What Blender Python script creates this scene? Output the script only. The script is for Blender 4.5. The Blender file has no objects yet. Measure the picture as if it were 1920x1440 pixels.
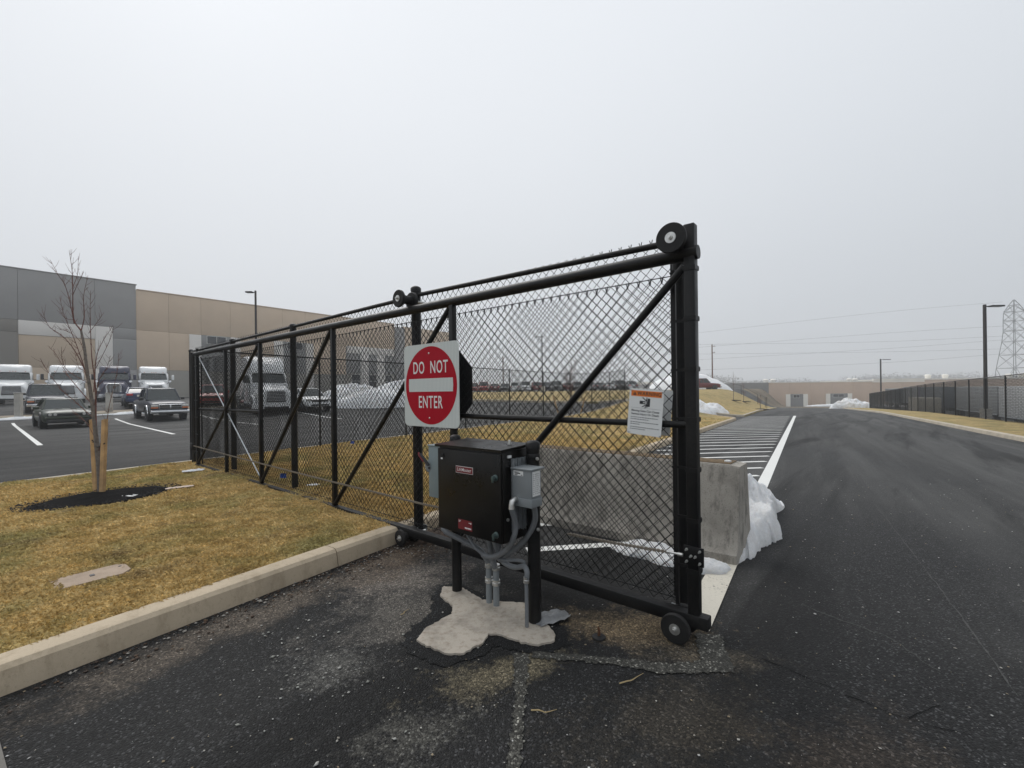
import bpy, bmesh, math, random
import numpy as np
from mathutils import Vector, Matrix
from mathutils.geometry import tessellate_polygon
from mathutils import noise as mnoise

random.seed(11)
rng = np.random.default_rng(11)
SC = bpy.context.scene
COL = SC.collection
R = math.radians

# ------------------------------------------------------------------ camera
CAM_H = 1.5
FPX = 832.0                                   # focal length in photo pixels (1920 wide)
cd = bpy.data.cameras.new('camera')
cam = bpy.data.objects.new('camera', cd)
COL.objects.link(cam)
cd.sensor_fit = 'HORIZONTAL'
cd.sensor_width = 36.0
cd.lens = 36.0 * FPX / 1920.0
cd.shift_y = 14.0 / 1920.0
cd.clip_start = 0.05
cd.clip_end = 4000.0
cam.matrix_world = Matrix.Translation((0, 0, CAM_H)) @ Matrix.Rotation(R(90), 4, 'X') @ Matrix.Rotation(R(-0.73), 4, 'Z')
SC.camera = cam

# ------------------------------------------------------------------ sky (foggy overcast)
SUN_EL, SUN_AZ = R(48), R(-38)                # azimuth measured from +Y towards +X
wd = bpy.data.worlds.new('World')
SC.world = wd
wd.use_nodes = True
nt = wd.node_tree
nt.nodes.clear()
def wn(t, **k):
    n = nt.nodes.new(t)
    for a, b in k.items():
        setattr(n, a, b)
    return n
out = wn('ShaderNodeOutputWorld')
bgn = wn('ShaderNodeBackground')
sky = wn('ShaderNodeTexSky')
sky.sky_type = 'NISHITA'
sky.sun_disc = False
sky.sun_elevation = SUN_EL
sky.sun_rotation = SUN_AZ
sky.air_density = 2.0
sky.dust_density = 3.0
hs = wn('ShaderNodeHueSaturation')
hs.inputs['Saturation'].default_value = 0.12
nt.links.new(sky.outputs[0], hs.inputs['Color'])
tc = wn('ShaderNodeTexCoord')
dot = wn('ShaderNodeVectorMath', operation='DOT_PRODUCT')
sd = (math.sin(SUN_AZ) * math.cos(SUN_EL), math.cos(SUN_AZ) * math.cos(SUN_EL), math.sin(SUN_EL))
dot.inputs[1].default_value = sd
nt.links.new(tc.outputs['Generated'], dot.inputs[0])
def wm(op, a, b=None, c_=None):
    n = wn('ShaderNodeMath', operation=op)
    for i, v in enumerate((a, b, c_)):
        if v is None:
            continue
        if isinstance(v, (int, float)):
            n.inputs[i].default_value = v
        else:
            nt.links.new(v, n.inputs[i])
    return n.outputs[0]
sepz = wn('ShaderNodeSeparateXYZ')             # overcast: the zenith brighter than the horizon, a little brighter towards the hidden sun
nt.links.new(tc.outputs['Generated'], sepz.inputs[0])
lum = wm('MULTIPLY_ADD', wm('POWER', wm('MAXIMUM', sepz.outputs[2], 0.0), 0.7), 0.33, 0.535)
lum = wm('MULTIPLY_ADD', dot.outputs['Value'], 0.14, lum)
cnz = wn('ShaderNodeTexNoise')                # faint cloud mottling
cnz.inputs['Scale'].default_value = 1.6
cnz.inputs['Detail'].default_value = 3.0
nt.links.new(tc.outputs['Generated'], cnz.inputs['Vector'])
lum = wm('MULTIPLY', lum, wm('MULTIPLY_ADD', cnz.outputs['Fac'], 0.05, 0.975))
lum = wm('MULTIPLY', lum, 10.0)
tint = wn('ShaderNodeMixRGB')                 # fog turns slightly bluer where it is thicker
tint.inputs['Color1'].default_value = (0.940, 1.0, 1.075, 1)
tint.inputs['Color2'].default_value = (0.965, 1.0, 1.050, 1)
nt.links.new(wm('MAXIMUM', dot.outputs['Value'], 0.0), tint.inputs['Fac'])
zs = wn('ShaderNodeVectorMath', operation='SCALE')
nt.links.new(tint.outputs['Color'], zs.inputs[0])
nt.links.new(lum, zs.inputs['Scale'])
mx = wn('ShaderNodeMixRGB')
mx.inputs['Fac'].default_value = 0.96
nt.links.new(hs.outputs['Color'], mx.inputs['Color1'])
nt.links.new(zs.outputs[0], mx.inputs['Color2'])
nt.links.new(mx.outputs['Color'], bgn.inputs['Color'])
bgn.inputs['Strength'].default_value = 0.1
nt.links.new(bgn.outputs[0], out.inputs['Surface'])

sl = bpy.data.lights.new('sun', 'SUN')
sl.energy = 1.5
sl.angle = R(40)
sl.color = (1.0, 0.97, 0.93)
so = bpy.data.objects.new('sun', sl)
COL.objects.link(so)
so.rotation_euler = Vector(sd).to_track_quat('Z', 'Y').to_euler()
so.location = (0, 0, 60)

SC.view_settings.view_transform = 'Standard'
SC.view_settings.look = 'None'
SC.view_settings.exposure = 0.0
SC.view_settings.gamma = 1.0
SC.view_settings.use_curve_mapping = False
SC.cycles.max_bounces = 6
SC.cycles.diffuse_bounces = 3
SC.cycles.glossy_bounces = 3
SC.cycles.transmission_bounces = 4
SC.cycles.volume_bounces = 1
SC.cycles.transparent_max_bounces = 8
SC.cycles.use_denoising = True
SC.cycles.use_adaptive_sampling = False
SC.cycles.sample_clamp_indirect = 4.0

# ------------------------------------------------------------------ frames and terrain
RA = R(33)
CN, SN = math.cos(RA), math.sin(RA)
def XY(n, d):                                 # N: metres right of the kerb axis, D: metres along the road
    return (n * CN + d * SN, -n * SN + d * CN)
def NDf(x, y):
    return (x * CN - y * SN, x * SN + y * CN)
YB = [-1e5, 24, 27, 29.5, 36, 49, 85, 1e5]
LV = [0, 0, .1, .3, .95, 1.1, 1.5, 1.5]
DB = [-1e5, 3, 50, 180, 400, 1e5]
RV = [0, 0, -.8, -4.7, -6, -6]
def sstep(t):
    t = min(1, max(0, t))
    return t * t * (3 - 2 * t)
def terr(x, y):
    n, d = NDf(x, y)
    l = float(np.interp(y, YB, LV))
    r = float(np.interp(d, DB, RV))
    b = sstep((n + 11) / 7.6)
    z = l * (1 - b) + r * b
    k = sstep((n - 9.6) / 4.6) * sstep((d - 8) / 20)
    return z * (1 - k) + min(z, -2.7) * k
GT = R(50.2)
GU = Vector((-math.sin(GT), math.cos(GT), 0))  # along the gate, away from the near end
GW = Vector((math.cos(GT), math.sin(GT), 0))   # behind the gate
def gxy(u, w):
    return (u * GU.x + w * GW.x, u * GU.y + w * GW.y)
GROT = math.atan2(GU.y, GU.x)                  # local x = along gate, local -y = behind the gate
def at(px, py, Y):                             # a point of the place seen at photo pixel (px, py), Y metres ahead
    a = R(.73)
    xc, yc = px - 960., py - 734.
    s = (xc * math.cos(a) - yc * math.sin(a)) / FPX
    t = (xc * math.sin(a) + yc * math.cos(a)) / FPX
    return Vector((s * Y, Y, CAM_H - t * Y))

# ------------------------------------------------------------------ materials
MATS = {}
def nodes(name):
    m = bpy.data.materials.new(name)
    m.use_nodes = True
    t = m.node_tree
    return m, t, t.nodes['Principled BSDF']
def N(t, typ, **k):
    n = t.nodes.new(typ)
    for a, b in k.items():
        setattr(n, a, b)
    return n
def objco(t):
    return N(t, 'ShaderNodeTexCoord').outputs['Object']
def geoco(t):
    return N(t, 'ShaderNodeNewGeometry').outputs['Position']
def noise(t, co, scale, detail=4, rough=.55, stretch=None, dist=0):
    n = N(t, 'ShaderNodeTexNoise')
    n.inputs['Scale'].default_value = scale
    n.inputs['Detail'].default_value = detail
    n.inputs['Roughness'].default_value = rough
    n.inputs['Distortion'].default_value = dist
    if stretch:
        mp = N(t, 'ShaderNodeMapping')
        mp.vector_type = 'TEXTURE'
        mp.inputs['Rotation'].default_value = (0, 0, -stretch[3] if len(stretch) > 3 else 0)
        mp.inputs['Scale'].default_value = [1 / q for q in stretch[:3]]
        t.links.new(co, mp.inputs['Vector'])
        co = mp.outputs[0]
    t.links.new(co, n.inputs['Vector'])
    return n.outputs['Fac']
def rampf(t, fac, stops, interp='LINEAR'):
    r = N(t, 'ShaderNodeValToRGB')
    r.color_ramp.interpolation = interp
    el = r.color_ramp.elements
    while len(el) < len(stops):
        el.new(.5)
    for i, (p, c) in enumerate(stops):
        el[i].position = p
        if not isinstance(c, (tuple, list)):
            c = (c, c, c)
        el[i].color = (c[0], c[1], c[2], 1)
    t.links.new(fac, r.inputs['Fac'])
    return r.outputs['Color']
def mixc(t, fac, a, b, mode='MIX'):
    m = N(t, 'ShaderNodeMixRGB', blend_type=mode)
    for inp, v in (('Fac', fac), ('Color1', a), ('Color2', b)):
        if isinstance(v, (int, float)):
            m.inputs[inp].default_value = v if inp == 'Fac' else (v, v, v, 1)
        elif isinstance(v, (tuple, list)):
            m.inputs[inp].default_value = (v[0], v[1], v[2], 1)
        else:
            t.links.new(v, m.inputs[inp])
    return m.outputs['Color']
def mathn(t, op, a, b=None, clamp=False):
    m = N(t, 'ShaderNodeMath', operation=op)
    m.use_clamp = clamp
    for i, v in enumerate((a, b)):
        if v is None:
            continue
        if isinstance(v, (int, float)):
            m.inputs[i].default_value = v
        else:
            t.links.new(v, m.inputs[i])
    return m.outputs[0]
def bump(t, p, h, strength, dist=.01):
    b = N(t, 'ShaderNodeBump')
    b.inputs['Strength'].default_value = strength
    b.inputs['Distance'].default_value = dist
    t.links.new(h, b.inputs['Height'])
    t.links.new(b.outputs[0], p.inputs['Normal'])
def simple(name, col, rough=.5, metal=0., var=.12, scale=6., bumps=0., coat=0., spec=.5, world=False):
    if name in MATS:
        return MATS[name]
    m, t, p = nodes(name)
    co = geoco(t) if world else objco(t)
    n = noise(t, co, scale, 5)
    lo = tuple(max(0, c * (1 - var)) for c in col)
    hi = tuple(c * (1 + var) for c in col)
    t.links.new(rampf(t, n, [(.3, lo), (.7, hi)]), p.inputs['Base Color'])
    rr = rampf(t, noise(t, co, scale * 2.3, 3), [(.3, max(.02, rough - .07)), (.7, min(1, rough + .07))])
    t.links.new(rr, p.inputs['Roughness'])
    p.inputs['Metallic'].default_value = metal
    p.inputs['Specular IOR Level'].default_value = spec
    if coat:
        p.inputs['Coat Weight'].default_value = coat
        p.inputs['Coat Roughness'].default_value = .08
    if bumps:
        bump(t, p, noise(t, co, scale * 12, 4), bumps)
    MATS[name] = m
    return m
def glassmat(name, col=(.03, .045, .045), rough=.06):
    m = simple(name, col, rough, 0, .15, 2.0, spec=.7)
    return m

def asphalt(name, stains=(), base=(.0125, .0125, .0128), light=(.094, .093, .090), world_angle=RA):
    m, t, p = nodes(name)
    co = geoco(t)
    vor = N(t, 'ShaderNodeTexVoronoi')
    vor.inputs['Scale'].default_value = 115
    t.links.new(co, vor.inputs['Vector'])
    cell = N(t, 'ShaderNodeSeparateColor')
    t.links.new(vor.outputs['Color'], cell.inputs[0])
    stone = cell.outputs[0]
    fine = noise(t, co, 240, 3, .8)
    mid = noise(t, co, 26, 5, .75)
    big = noise(t, co, .32, 5, .6)
    streak = noise(t, co, .8, 6, .65, (1.3, .06, 1, world_angle))
    streak2 = noise(t, co, 1.1, 5, .65, (1.1, .08, 1, world_angle * 1.25), .4)
    c = rampf(t, stone, [(.0, tuple(x * .22 for x in base)), (.45, tuple(x * .55 for x in base)), (.75, base), (.90, tuple(x * 2.0 for x in base)), (1.0, tuple(x * 6.5 for x in base))])
    c = mixc(t, .5, c, mixc(t, 1.0, c, rampf(t, fine, [(.3, .2), (.7, 2.0)]), 'MULTIPLY'))
    c = mixc(t, 1.0, c, rampf(t, mid, [(.3, .55), (.7, 1.5)]), 'MULTIPLY')
    ndn = N(t, 'ShaderNodeSeparateXYZ')
    t.links.new(co, ndn.inputs[0])
    along = mathn(t, 'ADD', mathn(t, 'MULTIPLY', ndn.outputs[0], SN), mathn(t, 'MULTIPLY', ndn.outputs[1], CN))
    up_road = rampf(t, mathn(t, 'ADD', mathn(t, 'DIVIDE', along, 26.0), mathn(t, 'MULTIPLY', mathn(t, 'SUBTRACT', big, .5), .5)), [(.12, .15), (.36, 1.)])      # colour mixes greyer up the road, blacker by the gate
    dust = mathn(t, 'MULTIPLY', mathn(t, 'MULTIPLY', rampf(t, big, [(.30, .25), (.65, 1.)]), .62), up_road)
    c = mixc(t, dust, c, light)
    sm = mathn(t, 'MULTIPLY', mathn(t, 'MULTIPLY', rampf(t, streak, [(.44, 0.), (.62, 1.)]), .75), up_road)
    c = mixc(t, sm, c, mixc(t, .35, tuple(x * 1.3 for x in light), c))
    sm2 = mathn(t, 'MULTIPLY', rampf(t, streak2, [(.50, 0.), (.62, 1.)]), .65)
    c = mixc(t, sm2, c, tuple(x * .5 for x in base))
    sep = N(t, 'ShaderNodeSeparateXYZ')
    t.links.new(co, sep.inputs[0])
    wob = noise(t, co, 3.2, 6, .65)
    wob2 = noise(t, co, 30, 5, .75)
    for (cx, cy, rx, ry, ang, col, st, gritty) in stains:
        dx = mathn(t, 'SUBTRACT', sep.outputs[0], cx)
        dy = mathn(t, 'SUBTRACT', sep.outputs[1], cy)
        ca, sa = math.cos(ang), math.sin(ang)
        a = mathn(t, 'DIVIDE', mathn(t, 'ADD', mathn(t, 'MULTIPLY', dx, ca), mathn(t, 'MULTIPLY', dy, sa)), rx)
        b = mathn(t, 'DIVIDE', mathn(t, 'SUBTRACT', mathn(t, 'MULTIPLY', dy, ca), mathn(t, 'MULTIPLY', dx, sa)), ry)
        r2 = mathn(t, 'SQRT', mathn(t, 'ADD', mathn(t, 'MULTIPLY', a, a), mathn(t, 'MULTIPLY', b, b)))
        v = mathn(t, 'ADD', mathn(t, 'SUBTRACT', 1.0, r2), mathn(t, 'MULTIPLY', mathn(t, 'SUBTRACT', wob, .5), 2.6))
        v = mathn(t, 'ADD', v, mathn(t, 'MULTIPLY', mathn(t, 'SUBTRACT', wob2, .5), gritty))
        v = mathn(t, 'MULTIPLY', rampf(t, v, [(.05, 0.), (.75, 1.)]), st)
        g1 = mixc(t, 1.0, col, rampf(t, stone, [(0., .35), (.8, 1.1), (1., 2.2)]), 'MULTIPLY')
        c = mixc(t, v, c, g1)
    t.links.new(c, p.inputs['Base Color'])
    t.links.new(rampf(t, big, [(.3, .62), (.7, .85)]), p.inputs['Roughness'])
    p.inputs['Specular IOR Level'].default_value = .22
    h = mathn(t, 'ADD', mathn(t, 'MULTIPLY', vor.outputs['Distance'], -1.2), mathn(t, 'MULTIPLY', mid, .9))
    bump(t, p, h, 1.0, .006)
    return m

def concrete(name, col, dark=.6, stain=(.10, .085, .055), stain_amt=.4, pits=.3, scale=1.0):
    m, t, p = nodes(name)
    co = geoco(t)
    n1 = noise(t, co, 1.7 * scale, 6, .62)
    n2 = noise(t, co, 60 * scale, 4, .7)
    n3 = noise(t, co, 7 * scale, 6, .7, (1, 1, .35))
    c = rampf(t, n1, [(.28, tuple(x * dark for x in col)), (.5, col), (.75, tuple(min(1, x * 1.12) for x in col))])
    c = mixc(t, mathn(t, 'MULTIPLY', rampf(t, n3, [(.5, 0.), (.72, 1.)]), stain_amt), c, stain)
    c = mixc(t, mathn(t, 'MULTIPLY', rampf(t, n2, [(.56, 0.), (.68, 1.)]), pits), c, tuple(x * .35 for x in col))
    t.links.new(c, p.inputs['Base Color'])
    p.inputs['Roughness'].default_value = .85
    p.inputs['Specular IOR Level'].default_value = .3
    bump(t, p, mathn(t, 'ADD', n2, n3), .5, .005)
    return m

def snowmat(name, dirty=.35, tint=(.92, .925, .93)):
    m, t, p = nodes(name)
    co = geoco(t)
    n1 = noise(t, co, 2.3, 6, .65)
    n2 = noise(t, co, 34, 6, .8)
    n3 = noise(t, co, 120, 3, .8)
    c = rampf(t, n2, [(.3, tuple(x * .86 for x in tint)), (.6, tint), (.8, tuple(min(.95, x * 1.06) for x in tint))])
    c = mixc(t, mathn(t, 'MULTIPLY', rampf(t, n1, [(.46, 0.), (.70, 1.)]), dirty), c, (.52, .48, .42))
    gr = mathn(t, 'MULTIPLY', rampf(t, n3, [(.60, 0.), (.70, 1.)]), rampf(t, n1, [(.40, .15), (.65, 1.)]))
    c = mixc(t, mathn(t, 'MULTIPLY', gr, min(1, .25 + dirty)), c, (.20, .17, .14))
    t.links.new(c, p.inputs['Base Color'])
    p.inputs['Roughness'].default_value = .85
    p.inputs['Subsurface Weight'].default_value = .5
    p.inputs['Subsurface Radius'].default_value = (.9, 1.0, 1.1)
    p.inputs['Subsurface Scale'].default_value = .10
    p.inputs['Specular IOR Level'].default_value = .2
    bump(t, p, mathn(t, 'ADD', mathn(t, 'MULTIPLY', n2, 1.0), mathn(t, 'MULTIPLY', n3, .35)), 1.0, .03)
    return m

def grassmat(name, blades=False):
    m, t, p = nodes(name)
    co = geoco(t)
    n1 = noise(t, co, .9, 5, .6)
    n2 = noise(t, co, 5.5, 6, .7)
    n3 = noise(t, co, 70, 3, .7)
    c = rampf(t, n2, [(.30, (.37, .26, .105)), (.5, (.55, .41, .185)), (.72, (.70, .55, .29))])
    c = mixc(t, mathn(t, 'MULTIPLY', rampf(t, n1, [(.48, 0.), (.64, 1.)]), .62), c, (.245, .245, .10))
    n4 = noise(t, co, 1.9, 5, .65)
    c = mixc(t, mathn(t, 'MULTIPLY', rampf(t, n4, [(.56, 0.), (.72, 1.)]), .6), c, (.20, .150, .095))
    if blades:
        a = N(t, 'ShaderNodeAttribute')
        a.attribute_name = 'tint'
        c = mixc(t, 1.0, c, rampf(t, a.outputs['Fac'], [(0., .85), (.6, 1.30), (1., 1.85)]), 'MULTIPLY')
    else:
        c = mixc(t, 1.0, c, rampf(t, n3, [(.3, .45), (.7, 1.1)]), 'MULTIPLY')
        bump(t, p, mathn(t, 'ADD', n3, n2), .9, .04)
    t.links.new(c, p.inputs['Base Color'])
    p.inputs['Roughness'].default_value = .8
    p.inputs['Specular IOR Level'].default_value = .1
    return m

M = {}
M['black'] = simple('black_coated_steel', (.0060, .0060, .0066), .38, 0, .25, 9, .05, spec=.28)
def dusty(name, col, rough, spec, dust):
    m, t, p = nodes(name)
    co = geoco(t)
    a = noise(t, co, 3.0, 6, .7)
    b = noise(t, co, 55, 4, .75)
    f = mathn(t, 'MULTIPLY', rampf(t, a, [(.45, 0.), (.75, 1.)]), rampf(t, b, [(.35, .2), (.7, 1.)]))
    c = mixc(t, mathn(t, 'MULTIPLY', f, dust), col, (.085, .078, .068))
    t.links.new(c, p.inputs['Base Color'])
    t.links.new(rampf(t, a, [(.35, rough - .06), (.7, rough + .22)]), p.inputs['Roughness'])
    p.inputs['Specular IOR Level'].default_value = spec
    bump(t, p, b, .12, .002)
    return m
M['black'] = dusty('black_coated_steel_dusty', (.0055, .0055, .006), .38, .30, .28)
M['mesh'] = simple('black_vinyl_wire', (.006, .006, .0065), .5, 0, .2, 9, spec=.25)
M['mesh_far'] = simple('black_vinyl_wire_weathered', (.008, .008, .009), .6, 0, .2, 9, spec=.2)
M['rubber'] = dusty('black_nylon', (.011, .011, .0115), .52, .3, .4)
M['zinc'] = simple('zinc_plated', (.62, .62, .60), .35, .9, .15, 30)
M['galv'] = simple('galvanised_strut', (.47, .50, .52), .42, .75, .18, 26)
M['conduit'] = simple('grey_conduit', (.165, .175, .185), .5, 0, .12, 18)
M['greybox'] = simple('grey_enamel', (.215, .235, .245), .42, 0, .05, 8, .02)
M['greenbox'] = simple('grey_green_enamel', (.205, .255, .265), .42, 0, .05, 8, .02)
M['cabinet'] = dusty('black_cabinet_paint', (.0042, .0037, .0035), .30, .32, .22)
M['red'] = simple('sign_red', (.40, .002, .016), .42, 0, .05, 3, spec=.15)
M['badge'] = simple('badge_red', (.17, .012, .02), .4, 0, .1, 10)
M['white'] = simple('print_white', (.78, .79, .78), .45, 0, .03, 5)
M['print'] = simple('print_black', (.03, .03, .035), .5, 0, .1, 5)
M['printgrey'] = simple('print_grey', (.17, .17, .18), .5, 0, .1, 5)
M['orange'] = simple('print_orange', (.78, .20, .025), .45, 0, .05, 5)
M['aluminium'] = simple('sign_back', (.015, .015, .016), .5, 0, .1, 6)
M['chain'] = simple('dusty_chain', (.23, .20, .16), .6, .3, .35, 120)
M['bark'] = simple('bark', (.165, .145, .13), .85, 0, .35, 30, .5)
M['twig'] = simple('twig_bark', (.135, .055, .042), .75, 0, .3, 20)
M['stake'] = simple('sawn_timber', (.47, .30, .145), .7, 0, .22, 9, .3)
M['strap'] = simple('black_strap', (.012, .012, .012), .6)
M['mulch'] = simple('black_mulch', (.0085, .008, .0085), .95, 0, .6, 45, .9, world=True, spec=.08)
M['kerb'] = concrete('kerb_concrete', (.49, .405, .295), .74, (.25, .19, .12), .6, .28)
M['kerb_far'] = concrete('kerb_concrete_far', (.46, .41, .33), .75, (.25, .21, .16), .5, .1)
M['barrier'] = concrete('barrier_concrete', (.36, .335, .295), .6, (.085, .080, .070), .9, .8, 1.6)
M['patch'] = concrete('footing_concrete', (.43, .385, .325), .55, (.20, .155, .115), .75, .45, 3.0)
M['slab'] = concrete('apron_concrete', (.17, .16, .145), .7, (.08, .07, .06), .5, .3)
M['seal'] = concrete('sealed_cut', (.085, .083, .074), .45, (.03, .03, .026), .9, .9, 2.2)
M['gravelstrip'] = concrete('gravel_bed', (.30, .25, .19), .5, (.12, .09, .06), .6, .6, 2)
M['snow'] = snowmat('snow', .22)
M['snow_dirty'] = snowmat('dirty_snow', .75)
M['grass'] = grassmat('dormant_turf')
M['blades'] = grassmat('dormant_blades', True)
M['field'] = simple('winter_field', (.13, .095, .05), .9, 0, .4, .05, world=True)
stn = [  # cx, cy, rx, ry, angle, colour, strength, grit
    (.78, 2.80, .62, .28, -.30, (.22, .165, .10), .8, 1.6),
    (1.02, 2.52, .45, .16, -.12, (.15, .125, .09), .5, 1.4),
    (-.95, 3.60, .62, .42, .6, (.20, .175, .15), .85, 1.8),
    (-.72, 3.05, .66, .55, .2, (.165, .15, .13), .65, 1.8),
    (-1.0, 4.00, .75, .34, .95, (.11, .08, .055), .9, 1.4),
    (-.12, 2.36, .50, .17, .35, (.20, .17, .11), .65, 2.0),
    (-1.7, 3.05, .26, 1.5, -.60, (.14, .115, .09), .7, 1.5),
    (.70, 2.00, .60, .30, .2, (.10, .082, .058), .32, 2.4),
    (-1.0, 2.45, .36, .20, .4, (.17, .165, .15), .5, 3.0),
    (1.35, 1.75, .5, .35, .4, (.11, .08, .055), .25, 2.4),
    (-.45, 1.95, .28, .16, .4, (.15, .145, .125), .45, 3.0),
]
M['asphalt'] = asphalt('asphalt_road', stn)
M['asphalt_drive'] = M['asphalt']
M['paint'] = None
def paintmat(name, col, wear):
    m, t, p = nodes(name)
    co = geoco(t)
    n = noise(t, co, 55, 4, .75)
    n2 = noise(t, co, 2.5, 4, .6)
    f = mathn(t, 'ADD', mathn(t, 'MULTIPLY', n, .7), mathn(t, 'MULTIPLY', n2, .3))
    c = rampf(t, f, [(wear - .05, (.05, .05, .05)), (wear + .03, tuple(x * .85 for x in col)), (.8, col)])
    t.links.new(c, p.inputs['Base Color'])
    p.inputs['Roughness'].default_value = .7
    bump(t, p, n, .3, .004)
    return m
M['paint'] = paintmat('road_paint_white', (.78, .78, .75), .30)
M['paint_worn'] = paintmat('road_paint_worn', (.66, .62, .53), .40)
def signsheet(name):
    m, t, p = nodes(name)
    co = objco(t)
    w = N(t, 'ShaderNodeTexWave', wave_type='BANDS', bands_direction='X')
    w.inputs['Scale'].default_value = 17
    w.inputs['Distortion'].default_value = .15
    t.links.new(co, w.inputs['Vector'])
    c = rampf(t, w.outputs['Fac'], [(0., (.53, .58, .57)), (.5, (.60, .645, .63)), (1., (.67, .70, .68))])
    t.links.new(c, p.inputs['Base Color'])
    p.inputs['Roughness'].default_value = .4
    return m
M['sheeting'] = signsheet('retroreflective_sheeting')

# ------------------------------------------------------------------ mesh helpers
class MB:
    def __init__(s):
        s.v = []
        s.f = []
    def add(s, vs, fs):
        o = len(s.v)
        s.v += [tuple(v) for v in vs]
        s.f += [tuple(i + o for i in f) for f in fs]
        return s
    def box(s, a, b, bev=0.0):
        x0, y0, z0 = [min(a[i], b[i]) for i in range(3)]
        x1, y1, z1 = [max(a[i], b[i]) for i in range(3)]
        if bev <= 0:
            return s.add([(x0, y0, z0), (x1, y0, z0), (x1, y1, z0), (x0, y1, z0), (x0, y0, z1), (x1, y0, z1), (x1, y1, z1), (x0, y1, z1)],
                         [(0, 3, 2, 1), (4, 5, 6, 7), (0, 1, 5, 4), (1, 2, 6, 5), (2, 3, 7, 6), (3, 0, 4, 7)])
        bm = bmesh.new()
        bmesh.ops.create_cube(bm, size=1)
        for v in bm.verts:
            v.co = Vector(((x0 + x1) / 2 + v.co.x * (x1 - x0), (y0 + y1) / 2 + v.co.y * (y1 - y0), (z0 + z1) / 2 + v.co.z * (z1 - z0)))
        bmesh.ops.bevel(bm, geom=list(bm.edges), offset=bev, segments=2, affect='EDGES', profile=.5)
        bm.verts.index_update()
        s.add([v.co for v in bm.verts], [[v.index for v in f.verts] for f in bm.faces])
        bm.free()
        return s
    def path(s, pts, r, n=8, cap=True):
        pts = [Vector(p) for p in pts]
        rs = r if isinstance(r, (list, tuple)) else [r] * len(pts)
        up = None
        rings = []
        for i, p in enumerate(pts):
            d = (pts[min(i + 1, len(pts) - 1)] - pts[max(i - 1, 0)]).normalized()
            if up is None:
                up = Vector((0, 0, 1)) if abs(d.z) < .9 else Vector((1, 0, 0))
            a = d.cross(up)
            if a.length < 1e-6:
                a = d.orthogonal()
            a.normalize()
            b = a.cross(d).normalized()
            up = b
            rings.append([p + (a * math.cos(2 * math.pi * k / n) + b * math.sin(2 * math.pi * k / n)) * rs[i] for k in range(n)])
        return s.loft(rings, cap)
    def tube(s, a, b, r, n=10, r2=None):
        return s.path([a, b], [r, r if r2 is None else r2], n)
    def loft(s, rings, cap=True, closed=True):
        n = len(rings[0])
        vs = [p for r_ in rings for p in r_]
        fs = []
        for i in range(len(rings) - 1):
            for k in range(n if closed else n - 1):
                k2 = (k + 1) % n
                fs.append((i * n + k, i * n + k2, (i + 1) * n + k2, (i + 1) * n + k))
        if cap:
            fs.append(tuple(range(n))[::-1])
            fs.append(tuple((len(rings) - 1) * n + k for k in range(n)))
        return s.add(vs, fs)
    def lathe(s, c, axis, prof, n=24):
        """prof: list of (distance along axis, radius)"""
        ax = Vector(axis).normalized()
        a = ax.orthogonal().normalized()
        b = ax.cross(a)
        c = Vector(c)
        return s.loft([[c + ax * h + (a * math.cos(2 * math.pi * k / n) + b * math.sin(2 * math.pi * k / n)) * r_ for k in range(n)] for h, r_ in prof])
    def prism(s, poly, z0, z1):
        n = len(poly)
        return s.loft([[(p[0], p[1], z0) for p in poly], [(p[0], p[1], z1) for p in poly]])
    def prism_y(s, poly, y0, y1):               # polygon in x,z extruded along y
        return s.loft([[(p[0], y0, p[1]) for p in poly], [(p[0], y1, p[1]) for p in poly]])
    def quad(s, a, b, c, d):
        return s.add([a, b, c, d], [(0, 1, 2, 3)])
    def mesh(s, name, mat, smooth=None):
        me = bpy.data.meshes.new(name)
        me.from_pydata(s.v, [], s.f)
        bm = bmesh.new()
        bm.from_mesh(me)
        bmesh.ops.recalc_face_normals(bm, faces=bm.faces)
        bm.to_mesh(me)
        bm.free()
        if mat is not None:
            me.materials.append(M[mat] if isinstance(mat, str) else mat)
        if smooth:
            me.shade_smooth()
            try:
                me.set_sharp_from_angle(angle=R(smooth))
            except Exception:
                pass
        return me
    def build(s, name, mat, parent=None, smooth=40):
        o = bpy.data.objects.new(name, s.mesh(name, mat, smooth))
        COL.objects.link(o)
        if parent is not None:
            o.parent = parent
        return o
def tag(o, label=None, cat=None, group=None, kind=None):
    for k, v in (('label', label), ('category', cat), ('group', group), ('kind', kind)):
        if v:
            o[k] = v
    return o
def thing(name, label, cat, loc=(0, 0, 0), rz=0, group=None):
    o = bpy.data.objects.new(name, None)
    o.empty_display_size = .2
    COL.objects.link(o)
    o.location = loc
    o.rotation_euler = (0, 0, rz)
    return tag(o, label, cat, group)
def structroot(name):
    o = bpy.data.objects.new(name, None)
    COL.objects.link(o)
    return tag(o, kind='structure')
def copytree(o, parent=None):
    c = o.copy()
    COL.objects.link(c)
    c.parent = parent
    for ch in list(o.children):
        copytree(ch, c)
    return c
def place(mesh_or_data, name, parent, loc=(0, 0, 0), rot=(0, 0, 0), scl=(1, 1, 1)):
    o = bpy.data.objects.new(name, mesh_or_data)
    COL.objects.link(o)
    o.parent = parent
    o.location = loc
    o.rotation_euler = rot
    o.scale = scl
    return o
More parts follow.
